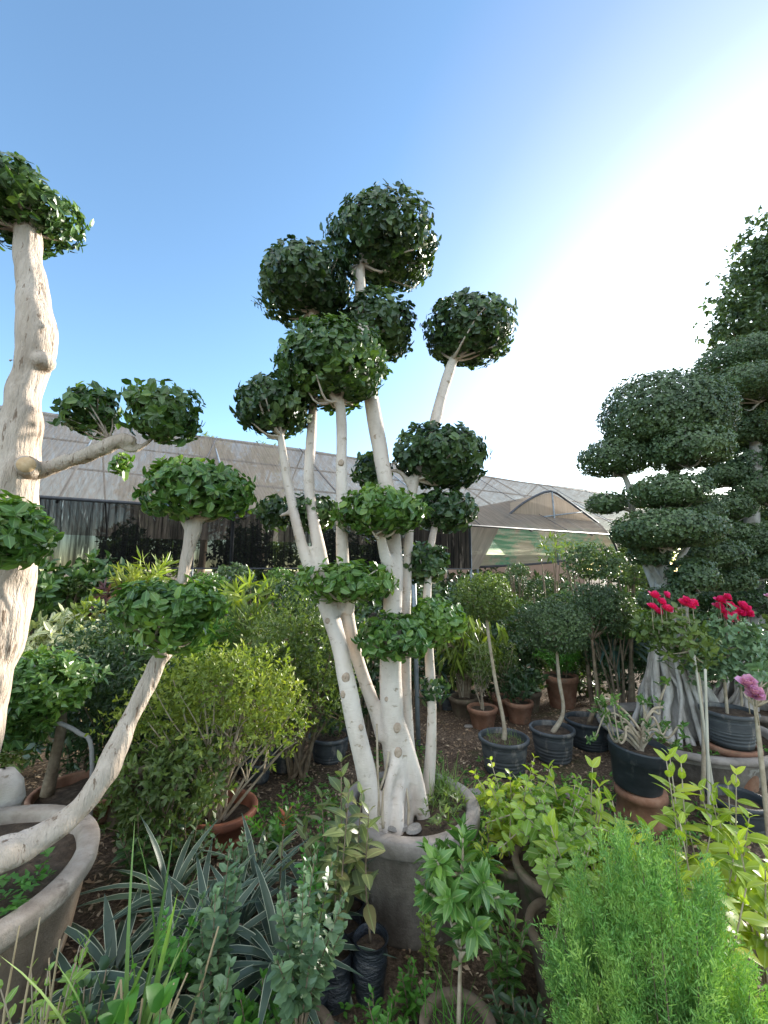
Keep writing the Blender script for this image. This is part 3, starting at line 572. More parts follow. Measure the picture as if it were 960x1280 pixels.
# ------------------------------------------------------------------ pots
def pot_prof(r, h, rim=.03, rimh=.05, t=.018, base=.78, style='rim'):
    p = [(0.001, 0), (r*base*.98, 0), (r*base, .012), (r*(base+.9*(1-base)), h-rimh)]
    if style == 'rim': p += [(r+rim*.25, h-rimh+.004), (r+rim*.5, h-rimh*.5), (r+rim*.5, h-.006), (r+rim*.38, h), (r-t, h), (r-t-.004, h-.01), (r-t-.01, h-.12*1), (r-t-.012, h-.14)]
    elif style == 'ribs':
        p = [(0.001, 0), (r*base, 0)]
        for k in range(1, 9):
            z = h*(k/9.5); rr = r*(base+(1-base)*k/9.5); p += [(rr-.002, z-h*.02), (rr+.003, z), (rr-.002, z+h*.02)]
        p += [(r, h-.03), (r+.012, h-.026), (r+.014, h-.004), (r+.008, h), (r-.008, h), (r-.01, h-.02), (r-.014, h-.12)]
    return p
def pot_parts(t, r, h, m, style='rim', fill=.03, seed=1, rimh=.05, rim=.03, wob=.003, base=.78, soil=True, tilt=0, rimmat=None, ell=(1, 1), c=(0, 0, 0)):
    mb = MB(); lathe(mb, pot_prof(r, h, rim=rim, rimh=rimh, base=base, style=style), 44, c, wob, seed, ell=ell)
    p = part('pot', mb, m, t); s = None
    if soil:
        mb = MB(); disc(mb, r-.02, h-fill, c, seed=seed, ell=ell, mound=.01); s = part('soil', mb, M['soil'], t)
    if tilt: p.rotation_euler = (0, tilt, 0); s.rotation_euler = (0, tilt, 0)
    return p
# big tub of the central tree
t = thing('concrete_tub', 'deep grey round concrete tub with stained wall, holding the white-trunked ficus', 'planter', (.13, 2.28, 0))
mb = MB(); lathe(mb, [(0.001, 0), (.285, 0), (.29, .02), (.315, .37)], 64, (0, 0, 0), .004, 3); part('tub_wall', mb, M['concrete'], t)
mb = MB(); lathe(mb, [(.31, .366), (.318, .372), (.342, .378), (.346, .384), (.349, .436), (.345, .443), (.336, .446), (.292, .448), (.284, .442), (.282, .43), (.27, .36)], 64, (0, 0, 0), .006, 5, 6); part('rim', mb, M['concrete_rim'], t)
mb = MB(); disc(mb, .28, .415, (0, 0, 0), seed=9, lump=.02); part('soil', mb, M['soil'], t)
for i, (dx, dy, sx, sy) in enumerate(((-.1, -.245, .07, .035), (-.01, -.265, .055, .03), (-.16, -.2, .045, .03))):
    mb = MB(); lathe(mb, [(.001, 0), (.8, 0), (1, .3), (.85, .9), (.001, 1)], 14, (0, 0, 0), .15, i+3, 2)
    o = single('flat_stone', mb, M['stone'], ['large flat grey stone lying against the white roots', 'middle flat grey stone on the soil at the tub rim', 'small grey stone beside the hanging roots'][i], 'stone', (.15+dx, 2.33+dy, .425), 'stones on the tub soil', smooth=False, off=(0, 0, 0)); o.scale = (sx, sy, .022); o.rotation_euler = (0, .1, i)
# wide tub at the picture's edge
t = thing('round_concrete_tub', 'very wide low concrete tub with pale worn rim, holding the leaning ficus', 'planter', (PX, PY, 0))
mb = MB(); lathe(mb, [(.001, 0), (.36, 0), (.37, .03), (.415, .2), (.455, .42)], 96, (0, 0, 0), .004, 4); part('tub_wall', mb, M['brown_concrete'], t)
mb = MB(); lathe(mb, [(.452, .41), (.462, .418), (.480, .44), (.486, .448), (.490, .488), (.487, .496), (.478, .5), (.432, .503), (.425, .499), (.413, .49), (.405, .40)], 96, (0, 0, 0), .007, 6, 5); part('rim', mb, M['pale_rim'], t)
mb = MB(); disc(mb, .42, .45, (0, 0, 0), seed=19, lump=.02, mound=.02); part('soil', mb, M['soil'], t)
mb = MB(); k = 130; a = rng.random(k)*6.28; rr = .36*np.sqrt(rng.random(k)); C = np.stack([PX+.05+rr*np.cos(a), PY-.08+rr*np.sin(a)*.8, np.full(k, .475)+rng.uniform(0, .03, k)], -1)
whorls(mb, C, np.tile([0, 0, 1.], (k, 1)), 6, .03, .02, (50, 90)); single('tub_weeds', mb, M['weed'], 'small clover-like weeds growing in the wide tub', 'weeds', kind='stuff')

mb = MB(); k = 110; a = rng.uniform(-1.2, 2.6, k); rr = .27*np.sqrt(rng.random(k)); C = np.stack([.13+rr*np.cos(a), 2.28+rr*np.sin(a), np.full(k, .43)+rng.uniform(0, .07, k)], -1)
whorls(mb, C, np.tile([0, 0, 1.], (k, 1)), 6, .038, .014, (25, 85)); single('tub_weeds', mb, M['olive'], 'small yellowish weeds growing behind the white roots in the grey tub', 'weeds', kind='stuff')
# ================================================================== potted and planted things
def bush(name, label, cat, loc, zc, rad, leafm, L=.03, Wd=.012, per=7, dens=.6, ns=7, bark='brown_bark', pot=None, lump=.2, inner=.5, prof='lance', th=(25, 75), sr=.009, group=None, z0=0.0, drop=0.0, flat=.1, up=.1, blobs=None, spread=.15, rows=1, rz=0, foot=None):
    """woody shrub at loc: stems from the ground or a pot (pot = dict(r, h, m, ...)) into an uneven leafy mass"""
    t = thing(name, label, cat, loc, group, rz)
    if pot:
        pot_parts(t, pot['r'], pot['h'], M[pot['m']], pot.get('style', 'rim'), pot.get('fill', .03), seed=int(rng.integers(999)), rim=pot.get('rim', .025), rimh=pot.get('rimh', .05), base=pot.get('base', .76)); z0 = pot['h']-pot.get('fill', .03)
    mb = MB(); allp = []
    for c, rd, d in (blobs or [((0, 0, zc), rad, 1)]):
        _, pts = crown(c, rd, L, Wd, dens*d, per, flat, lump, rows, mb, None, prof, inner, up, th, drop); allp.append(pts)
    P = np.concatenate(allp); part('foliage', mb, leafm, t, smooth=False)
    mb = MB(); f0 = foot or (0, 0)
    for k in range(ns):
        p = P[rng.integers(len(P))]; b = np.array([f0[0]+rng.normal()*sr*2.5, f0[1]+rng.normal()*sr*2.5, z0-.01]); q = b*.55+p*.45+rng.normal(size=3)*spread*.12*np.array([1, 1, .4]); q[2] = b[2]*.5+p[2]*.5
        tube(mb, [b, b*.75+q*.25+rng.normal(size=3)*.01, q, p], [sr, sr*.85, sr*.6, sr*.25], 6, 4, .1, seed=k)
        for j in range(3):
            p2 = P[np.argmin(np.linalg.norm(P-(q*.4+p*.6+rng.normal(size=3)*spread), axis=1))]; tube(mb, [q, q*.5+p2*.5+rng.normal(size=3)*.015, p2], [sr*.5, sr*.35, sr*.15], 4, 3)
    part('stems', mb, M[bark], t); return t
def gnd(px, py): p = G(px, py); return (p[0], p[1], 0)
def at(px, py, Y): p = W(px, py, Y); return (p[0], p[1], 0)
def zat(py, Y, px=480): return W(px, py, Y)[2]
def standard(name, label, loc, pot, stem, crown_, leafm, L=.028, Wd=.013, bark='tan_bark', dens=.7, grass=False, group=None, r=.017):
    """clipped ball on a bare stem in a pot; stem and crown given as offsets from the pot"""
    t = thing(name, label, 'potted tree', loc, group)
    pot_parts(t, pot['r'], pot['h'], M[pot['m']], pot.get('style', 'ribs'), pot.get('fill', .04), seed=int(rng.integers(99)), rim=.02)
    mb = MB(); z0 = pot['h']-.05; tube(mb, [(0, 0, z0)]+stem, [r*1.25]+list(np.linspace(r, r*.7, len(stem))), 10, 6, .08); part('trunk', mb, M[bark], t)
    c, rad = crown_; mb = MB(); _, P = crown(c, rad, L, Wd, dens, 7, .2, .12, 1, mb, None, 'lance', .45, .1, (25, 75)); part('crown', mb, leafm, t, smooth=False)
    mb = MB(); a = np.array(stem[-1])
    for p in P[rng.choice(len(P), 12, False)]: tube(mb, [a, a*.5+p*.5+rng.normal(size=3)*.02, p], [.007, .005, .002], 5, 3)
    part('branches', mb, M[bark], t)
    if grass:
        mb = MB(); k = 160; an = rng.random(k)*6.28; rr = pot['r']*.85*np.sqrt(rng.random(k)); P = np.stack([rr*np.cos(an), rr*np.sin(an), np.full(k, z0)], -1)
        leafset(mb, P, np.array([0, 0, 1.])+rng.normal(size=(k, 3))*.45, rng.normal(size=(k, 3)), rng.uniform(.03, .09, k), .004, 2, .3, .1, 'blade'); part('grass', mb, M['grass'], t, smooth=False)
    return t
# --- the ball standards on the open soil
def std_px(name, label, gp, pot, stem_px, crown_px, Y=None, **kw):
    loc = gnd(*gp); Y = loc[1]+pot['r']; loc = (loc[0], Y, 0)
    st = [tuple(W(a, b, Y+dy)-np.array(loc)) for a, b, dy in stem_px]; a, b, w, h, dy = crown_px; D = depth(a, b, Y+dy)
    return standard(name, label, loc, pot, st, (tuple(W(a, b, Y+dy)-np.array(loc)), (w/2/F*D*.95, w/2/F*D*.9, h/2/F*D*.95)), **kw)
GRP = 'ball topped trees in black pots'
std_px('potted_standard_tree', 'slender leaning ball tree in black pot with grass on its soil', (640, 980), dict(r=.185, h=.27, m='plastic'), [(630, 905, 0), (619, 850, .03), (610, 790, .05), (608, 765, .05)], (608, 748, 78, 60, .05), leafm=M['olive'], grass=True, group=GRP, L=.026)
std_px('potted_standard_tree', 'straight ball tree with bushy dark crown in bare-soiled black pot, beside the terracotta pots', (703, 962), dict(r=.175, h=.26, m='plastic'), [(704, 890, 0), (699, 850, .02), (696, 815, .02), (694, 795, .02)], (692, 783, 96, 68, .0), leafm=M['fine'], L=.028, group=GRP)
std_px('potted_standard_tree', 'thin stemmed ball tree in black pot half hidden by the leaning black pot', (752, 945), dict(r=.2, h=.24, m='plastic_blue'), [(746, 870, 0), (743, 830, .02), (740, 800, .02)], (752, 760, 84, 62, .15), leafm=M['fine'], L=.028, group=GRP, bark='brown_bark')
# --- terracotta pots at the far edge of the soil
GT = 'terracotta pots along the back'
def tpot(px, py, r, h, label, plant, m='terracotta', **kw):
    l = gnd(px, py); l = (l[0], l[1]+r, 0)
    if plant == 'twiggy': return bush('potted_shrub', label, 'potted plant', l, h+.42, (.16, .16, .22), M['olive'], .035, .014, 5, .25, 7, 'tan_bark', dict(r=r, h=h, m=m), group=GT, sr=.006)
    if plant == 'broad': return bush('potted_shrub', label, 'potted plant', l, h+.14, (.17, .16, .12), M['dark'], .08, .04, 6, .5, 5, 'brown_bark', dict(r=r, h=h, m=m), group=GT, sr=.006, th=(40, 90))
    if plant == 'tall': return bush('potted_shrub', label, 'potted plant', l, h+.25, (.24, .22, .2), M['weed'], .05, .012, 7, .5, 5, 'brown_bark', dict(r=r, h=h, m=m, rim=.02, rimh=.07), group=GT, sr=.012)
tpot(608, 916, .145, .2, 'dusty terracotta pot with thin bare-stemmed shrub, frontmost of the terracotta cluster', 'twiggy')
tpot(655, 908, .14, .21, 'terracotta pot with broad dark leaves and pale worn rim', 'broad')
tpot(636, 898, .13, .19, 'terracotta pot wedged between the twiggy and the broad-leaved ones', 'twiggy')
tpot(667, 893, .13, .22, 'small brown clay pot behind the broad-leaved one', 'broad', 'oldpot')
tpot(583, 900, .15, .2, 'shadowed clay pot under the drooping leaves', 'twiggy', 'oldpot')
tpot(712, 890, .185, .36, 'tall terracotta pot with fresh green shrub behind the bushy ball tree', 'tall')
# drooping mango-like tree
l = at(583, 900, 4.9); t = thing('drooping_tree', 'small tree with long hanging yellow-green leaves behind the terracotta pots', 'tree', l)
mb = MB(); c = W(585, 800, 4.9)-np.array(l); K = 95; C = c+sph(K)*rng.uniform(.2, 1, (K, 1))*np.array([.5, .35, .42]); whorls(mb, C, np.tile([0, 0, -1.], (K, 1))+rng.normal(size=(K, 3))*.3, 7, .15, .035, (5, 50), 3, 'lance', .1, zdroop=.25)
part('crown', mb, M['droop'], t, smooth=False); mb = MB()
for p in C[::6]: tube(mb, [(0, 0, 0), (rng.normal()*.04, 0, c[2]*.5), c*.5+p*.5, p], [.02, .016, .009, .004], 6, 4)
part('trunk', mb, M['brown_bark'], t)
# --- strap leaved and rosette plants
def rosette(name, label, loc, n, L, Wd, leafm, el=(10, 80), droop=.35, z0=.02, seed=1, group=None, cat='plant', rows=6, fold=.35, prof='strap', zd=0.0, stem=None):
    t = thing(name, label, cat, loc, group); r = np.random.default_rng(seed); k = np.arange(n); az = k*2.4+r.normal(size=n)*.15; e = R(1)*(el[1]-(el[1]-el[0])*(k/n)**.8+r.normal(size=n)*6)
    D = np.stack([np.cos(az)*np.cos(e), np.sin(az)*np.cos(e), np.sin(e)], -1); N = np.stack([-np.cos(az)*np.sin(e), -np.sin(az)*np.sin(e), np.cos(e)], -1)
    mb = MB(); P = np.stack([np.cos(az)*.02, np.sin(az)*.02, np.full(n, z0)+.03*(1-k/n)], -1)
    leafset(mb, P, D, N+r.normal(size=(n, 3))*.12, L*r.uniform(.75, 1.1, n), Wd*r.uniform(.85, 1.1, n), rows, r.uniform(droop*.4, droop*1.3, n), fold, prof, zd)
    part('leaves', mb, leafm, t)
    mb = MB(); tube(mb, [(0, 0, -.02) if not stem else (0, 0, 0), (0, 0, z0+.03)], [.022, .016], 8, 3); part('stem', mb, M['brown_bark'], t); return t
GA = 'white-edged strap leaved plants'
for px, py, Y, z, n, L, Wd, lab, sd in ((212, 1142, 1.62, .13, 34, .36, .042, 'large blue-green strap-leaved rosette with white leaf edges between grass and tub', 3), (150, 1110, 1.75, .10, 26, .33, .04, 'white-edged strap-leaved rosette tight against the wide tub', 4),
    (352, 1110, 1.75, .14, 32, .36, .038, 'white-edged strap-leaved rosette behind the small round-leaved shrubs', 5), (255, 1085, 1.95, .12, 24, .32, .036, 'smaller strap-leaved rosette in front of the red clay pot', 6), (318, 1185, 1.6, .05, 20, .28, .034, 'low strap-leaved rosette in shade beneath the round-leaved shrubs', 7), (322, 1045, 2.15, .14, 22, .32, .032, 'upright strap-leaved rosette behind the red-tipped seedling', 8),
    (215, 1075, 2.05, .14, 24, .34, .036, 'strap-leaved rosette farther back between the wide tub and the red clay pot', 21), (265, 1140, 1.78, .13, 30, .36, .038, 'strap-leaved rosette in the middle of the group, partly under the bright sprigs', 22), (300, 1110, 1.9, .14, 26, .33, .036, 'strap-leaved rosette between the middle one and the bronze saplings', 23), (395, 1130, 1.95, .12, 24, .3, .034, 'strap-leaved rosette pressed against the bronze saplings', 24), (118, 1190, 1.5, .1, 26, .32, .038, 'strap-leaved rosette under the bulge of the wide tub', 25)):
    rosette('strap_leaf_plant', lab, at(px, py, Y), n, L*.92, Wd*.9, M['agave'], (-10, 72), .75, z, sd, GA)
rosette('dark_strap_plant', 'big dark rosette of drooping strap leaves in the shade behind the ball trees', at(772, 815, 4.9), 46, .62, .05, M['strap'], (5, 85), .9, .75, 11, stem=1)
rosette('dark_strap_plant', 'small fan of stiff dark leaves beside the drooping tree', at(550, 845, 5.0), 24, .3, .03, M['strap'], (5, 80), .3, .45, 12, stem=1)
# --- grass
def tuft(label, loc, n, L, Wd, leafm='grass', spreadr=.05, lean=.35, droop=.35, z0=0, name='grass_clump', tilt=(0, 0), seed=1):
    r = np.random.default_rng(seed); mb = MB(); P = np.stack([r.normal(size=n)*spreadr, r.normal(size=n)*spreadr, np.full(n, z0)], -1); D = np.array([tilt[0], tilt[1], 1.])+r.normal(size=(n, 3))*lean*np.array([1, 1, .2])
    N = np.cross(D, r.normal(size=(n, 3))); leafset(mb, P, D, N, L*r.uniform(.45, 1.1, n), Wd*r.uniform(.7, 1.2, n), 7, r.uniform(.1, droop, n), .3, 'blade', .12)
    return single(name, mb, M[leafm], label, 'grass', loc, off=(0, 0, 0), smooth=True, group='grass clumps')
tuft('tall arching grass clump with long upright blades beside the wide tub', at(165, 1215, 1.42), 22, .82, .024, lean=.2, tilt=(.10, .02), seed=4, droop=.45, spreadr=.03)
tuft('short green grass clump at the foot of the round-leaved shrubs', at(345, 1290, 1.42), 40, .26, .007, 'weed', lean=.5, seed=5)
tuft('tiny grass growing against the grey tub beside the gardenia pot', at(540, 1250, 1.62), 36, .2, .005, 'weed', lean=.3, seed=6)
tuft('fine grass standing on the soil of the grey tub behind the roots', (.3, 2.38, .42), 130, .2, .004, 'grass', spreadr=.08, lean=.4, seed=7)
# --- sprig shrubs (single stems with leaves along them)
def sprig(mb_l, mb_s, pts, rad, n, L, Wd, per=2, ang=60, rows=2, prof='oval', droop=.15, tipd=1.0, t0=.15, whorl_tip=4, fold=.2, zd=0.0, nj=.25):
    A = catmull(pts, 8); seg = np.linalg.norm(np.diff(A, axis=0), axis=1); s = np.concatenate([[0], np.cumsum(seg)]); s /= s[-1]
    tube(mb_s, pts, np.linspace(rad, rad*.35, len(pts)), 6, 5, .06); tt = t0+(1-t0)*np.linspace(0, 1, n); P = np.stack([np.interp(tt, s, A[:, i]) for i in range(3)], -1)
    T = nrm(np.stack([np.interp(np.minimum(tt+.03, 1.0), s, A[:, i])-np.interp(tt-.03, s, A[:, i]) for i in range(3)], -1))
    P = np.repeat(P, per, 0); T = np.repeat(T, per, 0); m = len(P); q = np.arange(m); az = (q//per)*1.57*1.07+(q % per)*(2*np.pi/per)+rng.normal(size=m)*.25
    ref = np.array([1., .2, 0]); U = nrm(np.cross(T, ref)); V = np.cross(T, U); an = R(ang)*rng.uniform(.75, 1.2, m)
    an[-per*2:] *= .45; D = T*np.cos(an)[:, None]+(U*np.cos(az)[:, None]+V*np.sin(az)[:, None])*np.sin(an)[:, None]
    Nv = T-D*np.sum(T*D, 1)[:, None]+rng.normal(size=(m, 3))*nj; sc = rng.uniform(.7, 1.15, m); sc[-per*2:] *= .6
    leafset(mb_l, P, D, Nv, L*sc, Wd*sc, rows, droop, fold, prof, zd)
def sprigs(name, label, cat, loc, stems, leafm, bark, n, L, Wd, rad=.005, container=None, group=None, **kw):
    t = thing(name, label, cat, loc, group); z0 = 0
    if container: z0 = container(t)
    ml, ms = MB(), MB()
    for st in stems: sprig(ml, ms, [np.array(p, float)+np.array([0, 0, z0]) for p in st], rad, n, L, Wd, **kw)
    part('stems', ms, M[bark], t); part('leaves', ml, leafm, t, smooth=L > .05); return t
def bag(r=.062, h=.2, seed=1):
    def f(t):
        mb = MB(); rr = np.random.default_rng(seed); zs = np.linspace(0, h, 13); prof = [(.001, 0)]+[(r*(.93+.09*math.sin(z/h*9+seed)+.03*rr.normal()), z) for z in zs]+[(r*1.04, h+.004), (r*.95, h+.002), (r*.93, h-.02), (r*.92, h-.05)]
        lathe(mb, prof, 36, (0, 0, 0), .006, seed, 40); part('bag', mb, M['polybag'], t); mb = MB(); disc(mb, r*.93, h-.022, seed=seed, rings=4); part('soil', mb, M['soil'], t); return h-.02
    return f
def clay(r, h, m='oldpot', style='rim', fill=.025):
    def f(t): pot_parts(t, r, h, M[m], style, fill, rim=.02, rimh=.035, seed=int(rng.integers(99))); return h-fill
    return f
GB = 'saplings in black poly bags'
sprigs('bagged_sapling', 'bronze-tipped sapling in black poly bag, frontmost by the grey tub', 'sapling', at(463, 1225, 1.80), [[(0, 0, 0), (-.02, 0, .22), (-.01, .02, .44)]], M['bronze'], 'brown_bark', 7, .105, .045, container=bag(.066, .21, 3), group=GB, per=2, ang=70, rows=4, prof='oval', droop=.3, t0=.3)
sprigs('bagged_sapling', 'tall bronze sapling with broad leaves in crinkled black poly bag', 'sapling', at(420, 1225, 1.78), [[(0, 0, 0), (.02, .01, .3), (.04, .02, .56)], [(0, .02, 0), (-.01, .03, .2), (.0, .05, .40)]], M['bronze'], 'brown_bark', 9, .11, .05, container=bag(.06, .19, 5), group=GB, per=2, ang=72, rows=4, prof='oval', droop=.3, t0=.25)
sprigs('bagged_sapling', 'hidden bronze sapling in black poly bag behind the other bags', 'sapling', at(437, 1175, 2.0), [[(0, 0, 0), (.0, .01, .2), (-.03, .02, .42)]], M['bronze'], 'brown_bark', 8, .1, .045, container=bag(.06, .18, 7), group=GB, per=2, ang=70, rows=4, prof='oval', droop=.3)
sprigs('bagged_sapling', 'tallest bronze sapling with drooping reddish leaves overlapping the tub wall', 'sapling', at(432, 1190, 1.9), [[(0, 0, 0), (-.02, .0, .3), (-.03, .02, .62)], [(0, 0, 0), (.04, .0, .25), (.06, .01, .5)], [(0, 0, 0), (-.08, .0, .25), (-.11, .01, .48)]], M['bronze'], 'brown_bark', 9, .11, .048, container=bag(.06, .18, 11), group=GB, per=2, ang=72, rows=4, prof='oval', droop=.3, t0=.25)
sprigs('bagged_sapling', 'small bag sapling with hanging yellowish leaves under the jade-leaved shrub', 'sapling', at(392, 1215, 1.75), [[(0, 0, 0), (.0, .01, .12), (.03, .02, .22)]], M['light'], 'brown_bark', 6, .07, .035, container=bag(.055, .14, 9), group=GB, per=2, ang=90, rows=3, prof='oval', droop=.4, zd=.3)
# round-leaved shrubs
def shr(n, h, sp, r=None):
    r = r or rng; out = []
    for k in range(n):
        a = k*2.4+r.random(); d = sp*r.uniform(.3, 1); hh = h*r.uniform(.7, 1.05); out.append([(0, 0, 0), (d*.35*math.cos(a), d*.35*math.sin(a), hh*.45), (d*math.cos(a), d*math.sin(a), hh)])
    return out
GJ = 'small round-leaved shrubs'
sprigs('jade_leaved_shrub', 'bushy blue-green round-leaved shrub in small clay pot', 'potted plant', at(375, 1290, 1.5), shr(12, .46, .15)+[[(0, 0, 0), (.01, 0, .3), (.03, .03, .52)]], M['blue'], 'brown_bark', 13, .046, .03, rad=.004, container=clay(.1, .17), group=GJ, per=3, ang=58, t0=.3)
sprigs('jade_leaved_shrub', 'upright blue-green shrub of round leaves with bright fresh tips over the rosettes', 'shrub', at(262, 1235, 1.62), shr(8, .56, .12)+[[(0, 0, 0), (.02, 0, .3), (.045, .0, .62)]], M['blue'], 'brown_bark', 14, .046, .031, rad=.004, group=GJ, per=3, ang=58, t0=.25)
sprigs('jade_leaved_shrub', 'bright green round-leaved tips rising above the blue-green shrub', 'shrub', at(225, 1170, 1.64), shr(6, .42, .12), M['jade'], 'brown_bark', 9, .042, .03, rad=.004, group=GJ, per=3, ang=60, t0=.6)
sprigs('jade_leaved_shrub', 'low round-leaved shrub with blue-green leaves at the lower edge', 'shrub', at(272, 1250, 1.46), shr(5, .36, .08), M['blue'], 'brown_bark', 10, .05, .036, rad=.004, group=GJ, per=3, ang=60, t0=.3)
sprigs('jade_leaved_shrub', 'bright round-leaved sprig rising between the rosette and the bronze saplings', 'shrub', at(390, 1160, 1.86), shr(5, .56, .09), M['jade'], 'brown_bark', 14, .042, .028, rad=.004, group=GJ, per=3, ang=58, t0=.3)
sprigs('red_tipped_seedling', 'small seedling with orange-red new leaves above the strap leaves', 'seedling', at(350, 1110, 2.0), [[(0, 0, 0), (.0, 0, .3), (.01, 0, .5)]], M['bronze'], 'brown_bark', 6, .09, .03, rad=.005, per=2, ang=50, t0=.5, rows=3)
s_ = kids(COL.objects[-1]) ; mb = MB(); whorls(mb, np.array([[.01, 0, .51]]), np.array([[0, 0, 1.]]), 7, .055, .02, (20, 60), 3); part('new_leaves', mb, M['scarlet'], [o for o in COL.objects if o.name.startswith('red_tipped')][0], label='orange-red young leaves')
for k, (px, py, Y, H, sp, n, m_, L_, W_, lab) in enumerate(((300, 1060, 2.25, .36, .16, 9, 'blue', .045, .03, 'small dark round-leaved shrub just in front of the red clay pot'), (405, 1060, 2.15, .42, .13, 8, 'bronze', .08, .034, 'loose bronze-tipped shrub between the rosettes and the grey tub'), (175, 1060, 2.25, .40, .15, 8, 'ficus', .06, .03, 'green shrub between the wide tub and the bright bush'), (235, 1050, 2.35, .34, .15, 9, 'dark', .05, .026, 'dark seedling group at the foot of the bright bush'),
        (345, 1020, 2.55, .30, .2, 10, 'weed', .045, .026, 'low green plant on the soil left of the white roots'), (425, 1000, 2.6, .28, .16, 9, 'ficus_bright', .05, .03, 'low green plant tucked behind the grey tub'), (130, 1260, 1.42, .38, .1, 7, 'jade', .05, .034, 'bright round-leaved plant in the bottom corner near the bare twigs'), (330, 1240, 1.5, .28, .1, 8, 'weed', .05, .03, 'low leafy plant at the bottom beside the clay pot'), (600, 1060, 2.35, .38, .13, 8, 'weed', .05, .022, 'green weed shrub leaning on the far side of the grey tub'),
        (510, 1230, 1.72, .16, .09, 6, 'weed', .035, .02, 'small weed on the bare soil before the grey tub'), (628, 1200, 1.75, .34, .11, 9, 'garden', .05, .022, 'leafy green shrub squeezed between the gardenia and the dirty clay pot'), (600, 1110, 2.05, .44, .12, 8, 'yellow', .05, .028, 'fresh yellow-green shrub against the right wall of the grey tub'), (480, 1270, 1.55, .22, .09, 8, 'weed', .04, .02, 'low weeds in front of the black poly bags'), (640, 1270, 1.52, .25, .1, 8, 'dark', .05, .025, 'dark low plant beside the small gardenia pot'), (530, 1110, 1.9, .3, .06, 4, 'light', .04, .024, 'thin pale-leaved sprig against the front of the grey tub'))):
    sprigs('low_shrub', lab, 'shrub', at(px, py, Y), shr(n, H, sp, np.random.default_rng(70+k)), M[m_], 'brown_bark', 11, L_, W_, rad=.004, per=2, ang=60, t0=.2, rows=2, group='low shrubs between the pots')
# gardenia in a clay pot
gl = at(565, 1268, 1.50)
sprigs('potted_gardenia', 'glossy dark green shrub on bare pale stem in small round clay pot', 'potted plant', gl, [[(0, 0, 0), (.01, 0, .18), (.02, 0, .36), (.03, .01, .54)]]+[[(.01, 0, .2+.02*k), (.02+.07*math.cos(k*2.4), .07*math.sin(k*2.4), .32+.012*k), (.02+(.15-.004*k)*math.cos(k*2.4), .14*math.sin(k*2.4), .36+.014*k)] for k in range(13)], M['garden'], 'tan_bark', 12, .066, .028, rad=.008, container=clay(.112, .2, fill=.02), per=3, ang=58, t0=.35, rows=3, prof='lance', droop=.25)
tuft('green grass growing in the gardenia pot', (gl[0]-.02, gl[1], .17), 46, .2, .005, 'weed', lean=.35, seed=8, spreadr=.035)
tuft('dry grass growing in the clay pot of the jade-leaved shrub', (at(375, 1290, 1.5)[0], 1.5, .14), 40, .16, .005, 'grass', lean=.5, seed=9, spreadr=.035)
# light green round leaved vine shrubs in brown pots
def viney(label, loc, r, h, H, sp, n, leafm, L=.055, Wd=.04, seed=1, m='oldpot', name='round_leaved_shrub', ml_=1):
    rr = np.random.default_rng(seed); return sprigs(name, label, 'potted plant', loc, shr(n, H, sp, rr)+[[(0, 0, 0), (.5*sp*math.cos(a), .5*sp*math.sin(a), H*.6), (1.15*sp*math.cos(a), 1.15*sp*math.sin(a), H*.45)] for a in rr.random(n//2)*6.28], leafm, 'tan_bark', 11, L, Wd, rad=.005, container=clay(r, h, m), per=2, ang=70, rows=2, prof='round', droop=.25, t0=.25, zd=.15, group='round leaved shrubs in brown clay pots')
viney('airy light green round-leaved shrub in tall dirty clay pot beside the gardenia', at(700, 1270, 1.72), .15, .30, .30, .2, 12, M['light'], seed=3)
viney('wide light green round-leaved shrub in the clay pot behind', at(690, 1190, 2.0), .19, .34, .32, .27, 18, M['light'], seed=5)
viney('yellow-green leafy shrub spilling over the tub rim by the grass', at(635, 1120, 2.2), .13, .25, .42, .2, 11, M['yellow'], seed=7)
# the yellow-green row
GY = 'yellow-green broad-leaved shrubs'
for k, (px, Y, H, sp, n, lab) in enumerate(((745, 2.1, .62, .18, 7, 'yellow-green broad-leaved shrub beside the round-leaved ones'), (800, 2.0, .52, .16, 6, 'yellow-green shrub standing between the leaning pot and the feathery conifer'), (858, 1.95, .74, .12, 4, 'tallest yellow-green shrub with upright bright tip before the root cone'),
        (905, 1.85, .5, .17, 7, 'yellow-green shrub with yellowing leaves behind the feathery conifer'), (955, 1.8, .55, .15, 6, 'yellow-green broad-leaved shrub at the edge below the lilac roses'), (780, 1.85, .42, .14, 5, 'low yellow-green shrub with golden leaves touching the conifer'), (705, 2.35, .45, .15, 6, 'small yellow-green shrub near the pinkish stone'),
        (650, 2.25, .50, .15, 7, 'yellow-green shrub rising closest to the grey tub'), (760, 1.75, .62, .2, 8, 'dense yellow-green shrub directly behind the conifer top'), (830, 1.7, .6, .18, 7, 'yellow-green shrub with broad pale leaves over the conifer'), (930, 2.1, .62, .16, 7, 'yellow-green shrub hiding the dark pot at the edge'), (885, 1.6, .66, .14, 6, 'yellow-green shrub whose leaves hang over the smaller conifer'))):
    sprigs('broad_leaved_shrub', lab, 'shrub', at(px, 1150, Y), shr(n, H, sp, np.random.default_rng(40+k)), M['yellow'], 'tan_bark', 9, .098, .05, rad=.006, per=2, ang=62, rows=4, prof='oval', droop=.3, t0=.3, group=GY)
